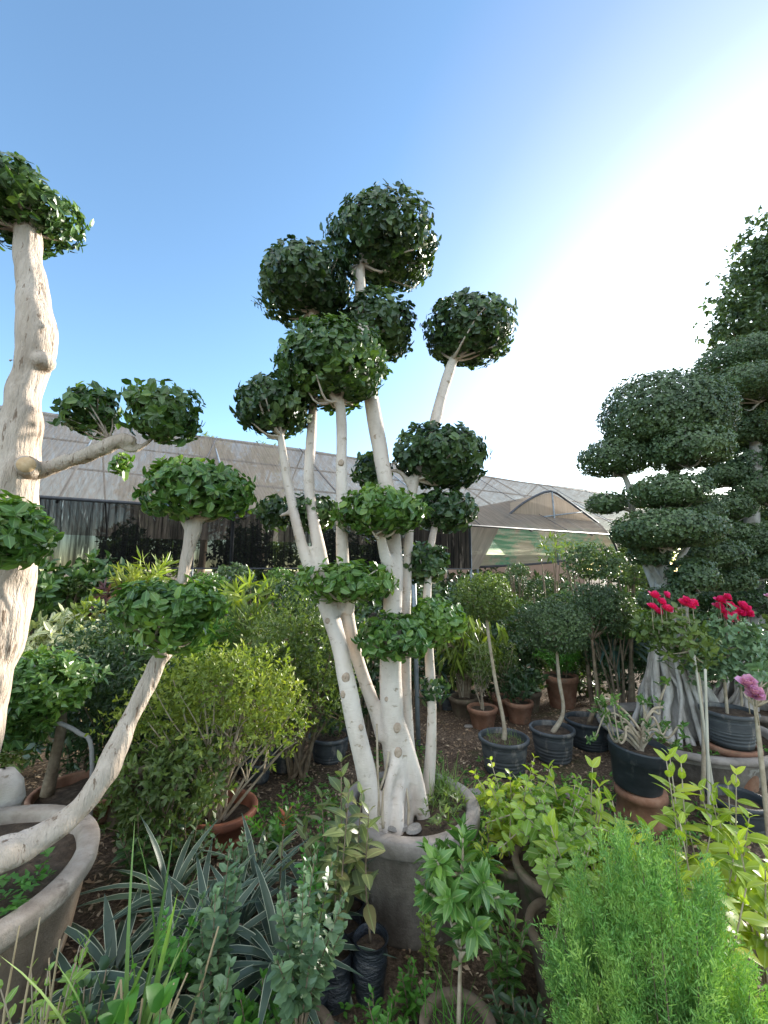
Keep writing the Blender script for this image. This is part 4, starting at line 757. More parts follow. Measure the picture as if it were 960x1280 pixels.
# --- feathery conifers
def conifer(label, loc, H, r, n, leafm, seed, name='feathery_conifer'):
    rr = np.random.default_rng(seed); t = thing(name, label, 'conifer', loc, 'feathery conifers'); ml, ms = MB(), MB()
    for k in range(n):
        a = rr.random()*6.28; q = rr.random()**.6; zb = H*rr.uniform(.05, .45); rad = r*q; ht = H*(1-.42*q**2)*rr.uniform(.74, 1.04)
        p0 = np.array([0, 0, zb*.6]); p1 = np.array([rad*.7*math.cos(a), rad*.7*math.sin(a), zb+.25*(ht-zb)]); p2 = np.array([rad*math.cos(a), rad*math.sin(a), ht])+rr.normal(size=3)*.012
        if k % 3 == 0: tube(ms, [p0, p1, p2], [.005, .003, .001], 4, 4)
        A = catmull([p0, p1, p2], 16)[6:]; m = len(A)*9; P = np.repeat(A, 9, 0)+rr.normal(size=(m, 3))*.004; T = nrm(np.repeat(np.gradient(A, axis=0), 9, 0))
        D = T+rr.normal(size=(m, 3))*.5; L = rr.uniform(.012, .04, m); leafset(ml, P, D, rr.normal(size=(m, 3)), L, .0027, 1, .1, .1, 'lance')
        # side plumes
        m2 = m*4; b = P[rr.integers(0, m, m2)]+D[rr.integers(0, m, m2)]*.018; leafset(ml, b, T[rr.integers(0, m, m2)]+rr.normal(size=(m2, 3))*.55, rr.normal(size=(m2, 3)), rr.uniform(.008, .018, m2), .0028, 1, .1, .1, 'lance')
    tube(ms, [(0, 0, 0), (0, 0, H*.5)], [.018, .008], 8, 3); part('branches', ms, M['brown_bark'], t); part('foliage', ml, leafm, t, smooth=False)
    mb = MB(); m = 700; a = rr.random(m)*6.28; q = r*rr.uniform(.3, .95, m); P = np.stack([q*np.cos(a), q*np.sin(a), H*rr.uniform(.15, .62, m)], -1)
    leafset(mb, P, np.array([0, 0, .8])+rr.normal(size=(m, 3))*.5, rr.normal(size=(m, 3)), rr.uniform(.015, .05, m), .003, 1, .1, .1, 'lance'); part('dry_sprays', mb, M['litter'], t, smooth=False, label='brown dry inner sprays'); return t
conifer('bright green feathery conifer filling the lower corner, its top rounded', at(815, 1170, 1.22), .90, .26, 210, M['conifer'], 3)
conifer('lower feathery conifer with bright tips beside the larger one', at(935, 1240, 1.08), .62, .2, 100, M['conifer'], 4)
conifer('bluish feathery conifer sprays low in front of the larger one', at(735, 1250, 1.12), .46, .12, 60, M['conifer_blue'], 5)
# --- plants along the lower edge
t = sprigs('yellowing_shrub', 'sparse yellow-green shrub with bare twigs below the wide tub', 'shrub', at(55, 1270, 1.40), shr(9, .50, .17, np.random.default_rng(3)), M['light'], 'tan_bark', 8, .04, .024, rad=.004, per=2, ang=65, t0=.35)
sprigs('round_leaf_sapling', 'dark round-leaved sapling between the yellowing shrub and the grass', 'sapling', at(108, 1245, 1.36), shr(4, .50, .05, np.random.default_rng(5)), M['dark'], 'brown_bark', 6, .06, .045, per=2, ang=60, t0=.4, rows=3, prof='round')
sprigs('broad_leaf_seedling', 'seedling with large pleated green leaves at the bottom edge', 'seedling', at(185, 1300, 1.28), shr(5, .42, .09, np.random.default_rng(6)), M['weed'], 'brown_bark', 4, .11, .08, per=2, ang=65, t0=.5, rows=4)
sprigs('broad_leaf_seedling', 'round glossy leaved seedling beneath the low jade-leaved shrub', 'seedling', at(285, 1285, 1.38), shr(4, .33, .06, np.random.default_rng(8)), M['weed'], 'brown_bark', 4, .065, .052, per=2, ang=65, t0=.5, rows=3, prof='round')
mb = MB(); rr = np.random.default_rng(12)
for k in range(13):
    b = np.array([rr.normal()*.05, rr.normal()*.04, 0]); e = b+np.array([rr.normal()*.11, rr.normal()*.05, rr.uniform(.32, .47)]); tube(mb, [b, b*.5+e*.5+rr.normal(size=3)*.015, e], [.006, .005, .003], 6, 3, .1)
single('cut_twigs', mb, M['straw'], 'bare pale twigs of a cut-back shrub at the lower edge', 'shrub', at(165, 1265, 1.36), off=(0, 0, 0))
mb = MB(); rr = np.random.default_rng(13)
for k in range(8):
    b = np.array([rr.normal()*.03, rr.normal()*.03, 0]); e = b+np.array([rr.normal()*.06, rr.normal()*.04, rr.uniform(.35, .58)]); tube(mb, [b, b*.5+e*.5+rr.normal(size=3)*.015, e], [.005, .004, .002], 6, 3, .1)
single('cut_twigs', mb, M['straw'], 'bare pale twigs standing in the yellowing shrub', 'shrub', at(48, 1235, 1.38), off=(0, 0, 0))
# --- bright bush in the broken red clay pot, and the ones behind it
l = at(275, 1045, 2.72)
bush('twiggy_ficus_bush', 'wide bright-tipped ficus bush with pale forked stems in broken red clay pot', 'potted shrub', l,   .87, None, M['lime'], .036, .015, 6, .30, 20, 'tan_bark', dict(r=.2, h=.19, m='terracotta_red', fill=.07), lump=.34, inner=.6, sr=.011, foot=(-.03, 0),
     blobs=[((-.12, 0, .88), (.34, .3, .24), 1), ((.22, .05, .82), (.28, .26, .25), .9), ((.02, .0, 1.0), (.22, .2, .13), .6), ((-.42, 0, .72), (.24, .24, .22), .8), ((-.3, .05, .95), (.2, .2, .12), .5), ((0, 0, .62), (.4, .3, .16), .5), ((.36, 0, .66), (.16, .16, .18), .5)])
bush('tall_ficus_bush', 'taller olive-green twiggy ficus bush between bright bush and white trunks', 'shrub', at(375, 960, 3.5), 1.0, None, M['olive'], .038, .016, 6, .4, 12, 'brown_bark', lump=.25, inner=.55, sr=.02,
     blobs=[((.0, 0, 1.02), (.46, .36, .36), 1), ((.1, -.05, .62), (.42, .3, .25), .6), ((-.3, 0, .8), (.25, .25, .25), .7)])
bush('dark_ficus_bush', 'dark blue-green bush behind the leaning trunk', 'shrub', at(150, 960, 3.2), .82, (.5, .35, .48), M['dark'], .05, .022, 7, .6, 8, 'brown_bark')
bush('low_green_bush', 'low mid-green bush at the foot of the leaning trunk', 'shrub', at(205, 1000, 2.5), .38, (.34, .2, .3), M['olive'], .045, .02, 6, .5, 7, 'brown_bark')
bush('low_green_bush', 'low dark bush filling the gap under the bright-tipped bush', 'shrub', at(215, 960, 3.3), .35, (.45, .25, .33), M['dark'], .045, .02, 6, .5, 7, 'brown_bark')
# curved small ficus at the left
l = at(60, 990, 2.75)
t = thing('curved_ficus', 'small ficus with forked brown trunk and rounded glossy crown behind the wide tub', 'topiary tree', l)
mb = MB(); tube(mb, [W(a, b, 2.75)-np.array(l) for a, b in ((58, 995), (68, 950), (76, 910), (72, 870), (60, 850))], [.036, .033, .03, .03, .02], 12, 5, .1)
tube(mb, [W(a, b, 2.75)-np.array(l) for a, b in ((74, 905), (50, 897), (20, 885))], [.02, .017, .012], 10, 5, .1); part('trunk', mb, M['brown_bark'], t)
mb = MB(); _, P = crown(W(38, 862, 2.6)-np.array(l), (.36, .3, .2), .055, .034, .9, 7, .3, .2, mb=mb); part('crown', mb, M['ficus_bright'], t, smooth=False)
mb = MB(); _, P = crown(W(8, 905, 2.6)-np.array(l), (.2, .2, .17), .055, .034, .8, 7, .1, .2, mb=mb); part('crown', mb, M['ficus_bright'], t, smooth=False)
mb = MB(); tube(mb, [W(a, b, 2.6) for a, b in ((-10, 808), (20, 822), (45, 838))], [.014]*3, 8, 4); 
single('hose', mb, M['hose'], 'short grey plastic hose crossing behind the old ficus trunk', 'hose', tuple(W(20, 822, 2.6)), off=tuple(W(20, 822, 2.6)))
mb = MB(); hp = [W(a, b, 2.62) for a, b in ((48, 897), (75, 906), (98, 918), (114, 940), (119, 972))]; hp[-1][2] = 0.0; tube(mb, [p-np.array([hp[-1][0], 2.62, 0]) for p in hp], [.012]*5, 8, 5)
single('hose', mb, M['hose'], 'grey hose arching down from the forked ficus trunk', 'hose', (hp[-1][0], 2.62, 0), off=(0, 0, 0))
# clay pots and stones behind the wide tub
for px, py, r, h, lab, m in ((85, 1040, .28, .2, 'shallow brown clay bowl on the soil behind the wide tub', 'terracotta'), (135, 1040, .12, .3, 'tall mossy clay pot wedged beside the wide tub', 'oldpot')):
    l = gnd(px, py); t = thing('clay_pot', lab, 'pot', (l[0], l[1]+.1, 0)); pot_parts(t, r, h, M[m], 'rim', .05, rim=.02)
l = W(68, 1000, 2.35); mb = MB(); lathe(mb, [(.001, -.05), (.05, -.045), (.075, -.01), (.07, .03), (.04, .05), (.001, .055)], 24, (0, 0, 0), .008, 4, 14); single('clay_shard', mb, M['terracotta_red'], 'rounded orange clay shard leaning behind the wide tub', 'shard', (l[0], 2.35, .05+.0), off=(0, 0, 0))
l = W(2, 975, 2.2); mb = MB(); lathe(mb, [(.001, 0), (.07, .0), (.095, .06), (.085, .14), (.05, .20), (.001, .215)], 28, (0, 0, 0), .014, 4, 10); single('white_stone', mb, M['white_bark'], 'smooth whitish stump end standing behind the wide tub rim', 'stump', (l[0], 2.2, .42), off=(0, 0, 0))
mb = MB(); lathe(mb, [(.001, 0), (.12, 0), (.13, .4), (.11, .42), (.001, .42)], 24, (0, 0, 0), .01, 4, 8); single('stump_block', mb, M['oldpot'], 'dark block carrying the whitish stump', 'block', (l[0], 2.2, 0), off=(0, 0, 0))
# small black nursery pots on the soil behind
GP = 'small empty-looking black nursery pots'
for px, py, r, h, lab in ((320, 985, .085, .14, 'small black nursery pot nearest the bright bush'), (350, 972, .095, .15, 'small black nursery pot in the middle of the soil patch'), (300, 972, .08, .14, 'small black nursery pot half hidden behind the nearest one'), (408, 962, .17, .2, 'larger black nursery pot beside the white trunks'), (560, 892, .13, .17, 'black nursery pot in deep shade by the grey pole')):
    l = gnd(px, py); bush('nursery_pot', lab, 'pot', (l[0], l[1]+r, 0), h+.07, (r*.7, r*.7, .06), M['dark'], .03, .015, 5, .3, 4, 'brown_bark', dict(r=r, h=h, m='plastic', style='ribs', fill=.03), group=GP, sr=.003)
# stones on the soil
for px, py, sx, sy, m, lab in ((720, 998, .1, .07, 'pinkstone', 'flat pinkish stone on the soil before the black pots'), (586, 911, .05, .03, 'stone', 'pale flat stone near the twiggy terracotta pot'), (595, 995, .07, .05, 'stone', 'grey stone lying behind the tub rim')):
    l = gnd(px, py); mb = MB(); lathe(mb, [(.001, 0), (.85, 0), (1, .4), (.8, .9), (.001, 1)], 16, (0, 0, 0), .14, int(px), 2); o = single('flat_stone', mb, M[m], lab, 'stone', l, smooth=False, off=(0, 0, 0)); o.scale = (sx, sy, .025)
# ================================================================== the big cloud-pruned ficus on its cone of aerial roots
def root_cone(t, base, top, rt, rb, z0, n, seed, m='grey_bark'):
    rr = np.random.default_rng(seed); mb = MB(); top = np.array(top)-np.array(base)
    tube(mb, [(0, 0, z0), top*np.array([.5, .5, 1])*.5+np.array([0, 0, z0*.5]), top], [rb*.62, rb*.38, rt*.8], 20, 5, .12, seed)
    for k in range(n):
        a = k*2*np.pi/n+rr.normal()*.12; b = a+rr.normal()*.3; r1 = rb*rr.uniform(.75, 1.05)
        P = [top+np.array([rt*math.cos(a), rt*math.sin(a), rr.uniform(-.02, .1)])]
        for q in (.25, .5, .75, 1.0):
            ang = a+(b-a)*q+rr.normal()*.10; rad = rt+(r1-rt)*q**1.15; c = top*(1-q)+np.array([0, 0, z0])*q
            P.append(np.array([c[0]+rad*math.cos(ang), c[1]+rad*math.sin(ang), c[2]+rr.normal()*.01]))
        P.append(P[-1]+np.array([.03*math.cos(b), .03*math.sin(b), -.05])); w = rr.uniform(.6, 1.5)
        tube(mb, P, np.array([.018, .02, .021, .022, .027, .02])*w, 9, 5, .28, k, rf=25)
    part('aerial_roots', mb, M[m], t)
FB = dict(L=.03, Wd=.021, dens=.85, per=6, rough=.06, twigs=8, inner=.3, lump=.05, rows=1)
YA = 3.75
ba = np.array([at(850, 900, YA)[0], YA, .22])
t = thing('cloud_pruned_ficus', 'large cloud-pruned ficus with domed top, tiered pads and a cone of grey aerial roots', 'topiary tree', tuple(ba))
root_cone(t, ba, W(836, 800, YA), .11, .34, .0, 44, 3)
ld = dict(flat=.45)
topiary('', '', '', tuple(ba), [
    [(840, 830, YA, .11), (832, 780, YA, .075), (828, 735, YA, .06), (829, 700, YA, .052), (834, 660, YA, .045), (842, 600, YA, .04), (838, 540, YA, .034), (832, 510, YA, .02)],
    [(850, 830, YA, .09), (852, 780, YA, .05), (856, 740, YA, .042), (868, 715, YA, .026)], [(836, 790, YA, .06), (822, 740, YA+.05, .045), (806, 700, YA+.1, .035), (792, 650, YA+.1, .03), (786, 610, YA+.1, .026), (772, 580, YA+.1, .016)],
    [(828, 735, YA, .03), (812, 705, YA-.1, .022), (800, 680, YA-.15, .014)], [(832, 720, YA, .03), (850, 700, YA-.1, .022), (868, 672, YA-.1, .014)], [(790, 640, YA+.1, .018), (770, 635, YA+.1, .01)], [(838, 600, YA, .02), (860, 575, YA, .014)],
    [(862, 735, YA+.1, .04), (880, 700, YA+.2, .03), (896, 680, YA+.2, .02)]],
    [(830, 506, YA, 164, 104, dict(flat=.5, fy=.9, dens=1.25)), (860, 556, YA-.3, 106, 54, ld), (768, 568, YA+.1, 92, 50, ld), (836, 611, YA-.3, 98, 44, ld), (757, 628, YA+.1, 48, 26, ld),
     (831, 658, YA-.35, 140, 52, ld), (866, 716, YA-.35, 62, 42, ld), (893, 690, YA+.2, 84, 36, ld), (800, 618, YA+.5, 50, 30, ld), (812, 690, YA-.05, 54, 32, ld), (872, 640, YA+.35, 66, 32, ld), (846, 742, YA-.3, 44, 28, ld), (905, 664, YA+.5, 60, 30, ld), (822, 748, YA-.25, 50, 26, ld), (906, 722, YA+.3, 70, 32, ld)],
    M['grey_bark'], M['fine'], parent=t, sides=14, **FB)
for c in kids(t):
    if c.name.startswith('trunk'): c.name = 'trunk'
# tub of that tree
t = thing('shallow_concrete_tub', 'wide shallow grey concrete tub under the cone of aerial roots', 'planter', (ba[0]+.02, YA-.03, 0))
mb = MB(); lathe(mb, [(.001, 0), (.46, 0), (.49, .03), (.56, .24)], 72, (0, 0, 0), .005, 3); part('tub_wall', mb, M['concrete'], t)
mb = MB(); lathe(mb, [(.56, .24), (.61, .245), (.655, .255), (.665, .275), (.655, .292), (.60, .292), (.57, .285), (.56, .2)], 72, (0, 0, 0), .006, 5, 6); part('rim', mb, M['concrete_rim'], t)
mb = MB(); disc(mb, .57, .235, seed=29, lump=.02); part('soil', mb, M['soil'], t)
mb = MB(); k = 90; a = rng.random(k)*6.28; rr = rng.uniform(.38, .54, k); C = np.stack([ba[0]+rr*np.cos(a), YA+rr*np.sin(a), np.full(k, .255)], -1)
whorls(mb, C, np.tile([0, 0, 1.], (k, 1)), 6, .03, .016, (30, 85)); single('tub_grass', mb, M['weed'], 'small weeds growing round the aerial roots in the shallow tub', 'weeds', kind='stuff')
# second one behind at the picture edge
YB = 4.5; bb = np.array([at(955, 880, YB)[0], YB, .2])
t = thing('cloud_pruned_ficus', 'biggest cloud-pruned ficus with broad stacked domes, its root cone behind the rose bushes', 'topiary tree', tuple(bb))
root_cone(t, bb, W(950, 785, YB), .14, .42, .0, 40, 8)
topiary('', '', '', tuple(bb), [
    [(952, 810, YB, .12), (945, 740, YB, .08), (942, 690, YB, .075), (940, 640, YB, .07), (945, 570, YB, .06), (940, 480, YB, .04)], [(944, 740, YB, .06), (918, 705, YB, .05), (900, 680, YB, .03)], [(945, 760, YB, .05), (925, 735, YB, .05), (915, 700, YB, .04), (905, 650, YB, .03)],
    [(948, 720, YB, .05), (965, 690, YB, .045), (975, 650, YB, .035), (978, 560, YB, .02)]],
    [(944, 446, YB+.2, 150, 54, dict(flat=.5, fy=.9)), (946, 476, YB-.35, 140, 50, dict(flat=.5, fy=.8)), (934, 522, YB+.1, 116, 74, ld), (905, 594, YB+.1, 64, 28, ld), (900, 632, YB-.1, 78, 34, ld), (958, 607, YB-.1, 84, 46, ld),
     (946, 672, YB-.25, 86, 40, ld), (935, 748, YB+.2, 120, 54, dict(mat=M['dark'])), (978, 556, YB, 80, 46, ld), (1000, 660, YB, 70, 60, ld), (930, 578, YB+.25, 84, 44, ld), (928, 645, YB+.3, 80, 36, ld), (958, 702, YB-.2, 74, 40, ld), (925, 710, YB+.1, 60, 30, ld)],
    M['grey_bark'], M['fine'], parent=t, sides=14, **FB)
for c in kids(t):
    if c.name.startswith('trunk'): c.name = 'trunk'
t = thing('shallow_concrete_tub', 'weathered concrete tub partly hidden behind the lilac roses', 'planter', (bb[0], YB, 0))
mb = MB(); lathe(mb, [(.001, 0), (.5, 0), (.6, .22), (.68, .225), (.69, .27), (.6, .27), (.59, .2)], 64, (0, 0, 0), .006, 3); part('tub_wall', mb, M['concrete'], t); mb = MB(); disc(mb, .6, .23, seed=31, lump=.02); part('soil', mb, M['soil'], t)
# tall weeping tree beyond
YC = 6.2; l = at(985, 800, YC)
t = thing('weeping_tree', 'tall loose-leaved tree with hanging sprays rising behind the stacked domes', 'tree', l); ml, ms = MB(), MB()
tops = [W(a, b, YC)-np.array(l) for a, b in ((970, 345), (948, 350), (930, 390), (1000, 320), (1040, 370), (1010, 430), (965, 410), (950, 322), (915, 415))]
tube(ms, [(0, 0, 0), (.05, 0, 2), (0, .1, 4), tops[0]], [.12, .1, .07, .02], 12, 6, .1)
for q in tops: tube(ms, [(0, .1, 3.6), (q[0]*.5, 0, q[2]*.9), q], [.03, .02, .006], 6, 5)
for q in tops:
    K = 230; C = q+rng.normal(size=(K, 3))*np.array([.17, .25, .3]); whorls(ml, C, np.tile([0, 0, -.6], (K, 1))+rng.normal(size=(K, 3))*.5, 7, .085, .05, (20, 90), 1, 'oval', .2, zdroop=.15)
part('trunk', ms, M['brown_bark'], t); part('crown', ml, M['fine'], t, smooth=False)
# --- the leaning black pot with its crooked shrub, on an upturned clay pot
l = gnd(826, 1048); l = (l[0], l[1]+.17, 0)
t = thing('clay_pot', 'upturned clay pot used as a stand for the leaning black pot', 'pot', l); mb = MB(); lathe(mb, [(.001, .20), (.13, .2), (.15, .19), (.155, .15), (.14, .145), (.15, .02), (.16, 0)][::-1], 36); part('pot', mb, M['terracotta'], t)
l = (l[0]-.02, l[1], .205)
t = thing('crooked_dwarf_shrub', 'crooked bare-branched dwarf shrub in tilted blue-black pot', 'potted plant', l)
t.rotation_euler = (R(3), R(5), 0); t.scale = (.8, .8, .9)
mb = MB(); lathe(mb, [(.001, 0), (.17, 0), (.175, .01), (.205, .2), (.217, .205), (.222, .27), (.228, .278), (.228, .29), (.212, .292), (.205, .2)], 48, (0, 0, 0), .002); part('pot', mb, M['plastic_blue'], t); mb = MB(); disc(mb, .207, .245); part('soil', mb, M['soil'], t)
mb, ml = MB(), MB(); rr = np.random.default_rng(5)
tube(mb, [(.02, 0, .23), (.03, 0, .35), (.05, .01, .48), (.02, 0, .6)], [.022, .018, .014, .008], 10, 5, .15); C = []
for k in range(15):
    a = rr.random()*6.28 if k > 4 else math.pi+rr.normal()*.5; p = np.array([.02, 0, .24+.02*k if k < 10 else .25]); P = [p]; rad = rr.uniform(.16, .36)
    for q in (.3, .6, .85, 1): P.append(np.array([rad*q*math.cos(a)+rr.normal()*.02, rad*q*math.sin(a)*.8+rr.normal()*.02, p[2]+q*rr.uniform(.05, .34)+(.05 if q < .5 else 0)]))
    tube(mb, P, [.013, .011, .009, .007, .004], 7, 5, .15); C += [P[-1], P[-1]+rr.normal(size=3)*.03, P[-2]+rr.normal(size=3)*.02]
C = np.array(C+[(.02, 0, .62), (0, 0, .58)]); whorls(ml, C, np.tile([0, 0, 1.], (len(C), 1))+rr.normal(size=(len(C), 3))*.5, 9, .05, .02, (20, 85), 2)
part('stems', mb, M['tan_bark'], t); part('leaves', ml, M['ficus_bright'], t, smooth=False)
# --- roses
def flower(mb, c, r, n=16, seed=1, up=(0, 0, 1)):
    rr = np.random.default_rng(seed); k = np.arange(n); o = nrm(np.array([up], float)); O = np.repeat(o, n, 0); az = k*2.4; th = R(1)*(8+75*(k/n))
    ref = np.array([[1, .3, .1]]); U = nrm(np.cross(O, ref)); V = np.cross(O, U); D = O*np.cos(th)[:, None]+(U*np.cos(az)[:, None]+V*np.sin(az)[:, None])*np.sin(th)[:, None]
    leafset(mb, np.tile(c, (n, 1)), D, -(U*np.cos(az)[:, None]+V*np.sin(az)[:, None])+O*.6, r*rr.uniform(.75, 1.1, n), r*.95, 3, -.25, .5, 'round')
GR = 'rose standards'
def rose(label, Y, stem_px, crown_px, flowers, petal, leafm, pot=None, fr=.045, fl_label='red flower', dens=.32, cane=None):
    l = (at(stem_px[0][0], stem_px[0][1], Y)); t = thing('rose_bush', label, 'rose bush', l, GR); z0 = 0
    if pot: pot_parts(t, pot['r'], pot['h'], M[pot['m']], 'ribs', .04, seed=4)
    mb = MB(); L0 = np.array(l); pts = [W(a, b, Y)-L0 for a, b in stem_px]; 
    if not pot: pts[0][2] = 0
    tube(mb, pts, np.linspace(.014, .009, len(pts)), 8, 5, .1); ml = MB(); allP = []
    for (a, b, w, h) in crown_px:
        D = depth(a, b, Y); _, P = crown(W(a, b, Y)-L0, (w/2/F*D, w/2/F*D*.8, h/2/F*D), .05, .03, dens, 5, .1, .25, 2, ml, None, 'oval', .5, .1, (30, 85)); allP.append(P)
    P = np.concatenate(allP)
    for p in P[rng.choice(len(P), min(16, len(P)), False)]: tube(mb, [pts[-1], pts[-1]*.5+p*.5+rng.normal(size=3)*.03, p], [.006, .004, .002], 5, 3)
    mf = MB()
    for i, (a, b) in enumerate(flowers):
        c = W(a, b, Y-.1+.06*rng.random())-L0; tube(mb, [c-np.array([0, 0, .14]), c], [.003, .002], 5, 2); f = MB(); flower(f, c, fr*rng.uniform(.75, 1.1), 18, i, (rng.normal()*.3, -.5, .8)); part('flower', f, petal, t)
    part('stems', mb, M['tan_bark'], t)
    if P is not None: part('leaves', ml, leafm, t, smooth=False)
    return t
if True:
    YR = 3.35
    rose('tall red-flowered rose standard with greyish leaves before the root cone', 3.0, [(878, 1010), (880, 930), (874, 850), (862, 815)], [(850, 800, 92, 62), (820, 785, 50, 36)], [(816, 748), (826, 756), (815, 762), (831, 746), (822, 768), (833, 765), (857, 754), (866, 757), (860, 760), (852, 757)], M['red'], M['olive'], fr=.05)
    rose('red-flowered rose bush in black pot raised on a clay pot', YR, [(908, 900), (906, 850), (902, 815)], [(905, 800, 96, 66), (925, 830, 66, 66), (880, 830, 60, 50)], [(900, 754), (908, 750), (912, 760), (905, 768), (918, 766), (926, 770), (932, 765), (898, 762), (915, 774), (925, 760), (908, 776), (936, 771)], M['red'], M['blue'], pot=None, fr=.05)
    l = np.array(at(912, 900, YR)); 
    t = thing('clay_pot', 'weathered clay pot standing beneath the ribbed black rose pot', 'pot', (l[0], YR, 0)); pot_parts(t, .16, .30, M['terracotta'], 'rim', .02); zz = .305
    t = thing('nursery_pot', 'ribbed black pot holding the red rose bush, raised on a clay pot', 'pot', (l[0], YR, zz)); pot_parts(t, .175, .24, M['plastic'], 'ribs', .03, seed=8)
    rose('rose with one scarlet bloom beside the red roses', 3.5, [(925, 905), (926, 850)], [(950, 830, 66, 100)], [(924, 797), (921, 801)], M['scarlet'], M['blue'])
    rose('lilac-pink double rose on tall bare stem at the edge', 2.3, [(957, 1010), (950, 930), (945, 885)], [(962, 850, 30, 40)], [(934, 858), (945, 872), (941, 868)], M['purple'], M['blue'], fr=.062, dens=.2)
    rose('pale pink rose just entering the picture by the stacked pads', 3.6, [(985, 900), (972, 800)], [(975, 790, 36, 60)], [(960, 748)], M['purple'], M['olive'])
# canes
for (a, b, c_, d, Yc, lab) in ((882, 838, 885, 1012, 2.75, 'straight pale cane propping the tall rose'), (868, 820, 893, 985, 2.9, 'slanting thin cane behind the straight cane')):
    q = W(c_, d, Yc); p = W(a, b, Yc)-q; zb = q[2]; mb = MB(); tube(mb, [np.array([0, 0, 0]), np.array([p[0], 0, p[2]+zb])], [.010, .008], 8, 6, .1); single('support_cane', mb, M['bamboo'], lab, 'cane', (q[0], Yc, 0), off=(0, 0, 0))
# pots at the edge
for px, py, r, h, lab, m in ((955, 1062, .15, .2, 'empty black pot at the edge beside the lilac roses', 'plastic_blue'), (938, 962, .16, .22, 'clay pot standing behind the lilac rose stem', 'terracotta')):
    l = gnd(px, py); t = thing('empty_pot', lab, 'pot', (l[0], l[1]+r, 0)); pot_parts(t, r, h, M[m], 'ribs' if 'plastic' in m else 'rim', .05, seed=7)
# ================================================================== middle distance plants
def bg(label, px, Y, topy, w, boty, leafm, L, Wd, dens=.45, name='background_shrub', cat='shrub', flat=.1, lump=.2, per=7, prof='lance', stem='brown_bark', th=(25, 80), sr=.015, ns=4, inner=.35, drop=0, group='shrubs growing under the shade house', rows=1):
    zt, zb = W(px, topy, Y)[2], max(.05, W(px, boty, Y)[2]); D = depth(px, topy, Y); rx = w/2/F*D
    return bush(name, label, cat, at(px, 800, Y), (zt+zb)/2, (rx, rx*.8, max(.05, (zt-zb)/2)), leafm, L, Wd, per, dens, ns, stem, lump=lump, flat=flat, th=th, prof=prof, sr=sr, inner=inner, drop=drop, group=group, rows=rows)
bg('cream and green variegated shrub behind the old ficus trunk', 55, 4.2, 775, 80, 860, M['cream'], .12, .05, .4, per=6, th=(40, 95), rows=2)
bg('cream variegated shrub, lowest and brightest of the variegated ones', 108, 3.9, 795, 64, 900, M['cream'], .13, .06, .4, per=6, th=(40, 95), rows=2)
bg('cream variegated shrub with larger pale leaves below the clipped block', 92, 4.4, 765, 66, 840, M['cream'], .11, .05, .4, per=6, th=(40, 95), rows=2)
bg('small block-clipped hedge plant under the curtain edge', 76, 5.3, 724, 50, 752, M['olive'], .04, .025, .5, 'clipped_shrub', flat=.6, lump=.03, inner=.2)
bg('flat-topped clipped shrub behind the leaning ficus', 254, 5.4, 718, 44, 742, M['ficus_bright'], .04, .025, .5, 'clipped_shrub', flat=.6, lump=.03, inner=.2)
bg('maroon-leaved plant among the green shrubs', 132, 4.8, 735, 46, 800, M['maroon'], .16, .04, .5, rows=2)
bg('golden strap-leaved plant near the curtain edge', 155, 5.0, 716, 36, 745, M['gold'], .16, .03, .5, th=(10, 60), rows=2)
bg('yellow-green spreading plant behind the flat-topped pad', 185, 5.2, 702, 44, 745, M['lime'], .2, .03, .4, th=(10, 60), rows=2)
bg('yellowish long-leaved plant between the pads and the white trunks', 308, 4.7, 728, 58, 790, M['lime'], .2, .05, .45, th=(20, 90), rows=2, per=6)
bg('bright green ferny bush below the yellowish plant', 320, 4.3, 770, 88, 860, M['olive'], .14, .018, .6, th=(5, 60))
bg('sunlit fine-leaved bush behind the leaning ficus', 245, 4.3, 775, 100, 850, M['weed'], .1, .016, .6, th=(5, 60))
bg('dense dark round-headed ficus behind the left white trunk', 372, 4.7, 722, 64, 790, M['dark'], .06, .035, .6, name='round_shrub', lump=.08)
bg('dark grey-green conifer shape under the curtain', 290, 6.0, 706, 56, 760, M['fine'], .06, .03, .5)
bg('dark blue-green bush just behind the leaning ficus head', 178, 3.9, 800, 90, 880, M['dark'], .06, .028, .6)
bg('large-leaved green bush behind the old ficus', 30, 5.0, 702, 90, 790, M['ficus'], .13, .08, .5, per=6, rows=2)
bg('large-leaved climber mass near the curtain', 110, 5.6, 700, 90, 760, M['ficus'], .13, .08, .5, per=6, rows=2)
bg('mid-green bush with scattered yellow leaves', 115, 4.5, 745, 60, 830, M['droop'], .1, .04, .4, per=6, rows=2)
bg('deep green bush behind the curved ficus', 118, 3.3, 850, 110, 960, M['dark'], .08, .035, .45, per=6)
bg('ferny green bush behind the forked brown trunk', 20, 3.4, 880, 110, 990, M['olive'], .09, .02, .4)
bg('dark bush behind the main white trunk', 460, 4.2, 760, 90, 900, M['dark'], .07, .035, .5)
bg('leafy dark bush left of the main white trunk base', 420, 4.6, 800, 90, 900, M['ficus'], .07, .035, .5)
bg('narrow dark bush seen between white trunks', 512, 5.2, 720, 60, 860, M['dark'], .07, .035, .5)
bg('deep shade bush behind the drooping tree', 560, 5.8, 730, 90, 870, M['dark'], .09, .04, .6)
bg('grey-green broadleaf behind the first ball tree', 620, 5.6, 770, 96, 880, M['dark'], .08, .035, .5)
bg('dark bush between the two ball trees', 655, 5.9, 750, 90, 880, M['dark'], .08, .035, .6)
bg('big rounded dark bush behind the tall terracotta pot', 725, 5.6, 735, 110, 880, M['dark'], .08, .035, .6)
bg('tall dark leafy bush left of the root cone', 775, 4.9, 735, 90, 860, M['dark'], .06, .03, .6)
bg('dark hedge-like bush behind the roses', 910, 5.4, 735, 150, 860, M['dark'], .06, .03, .6)
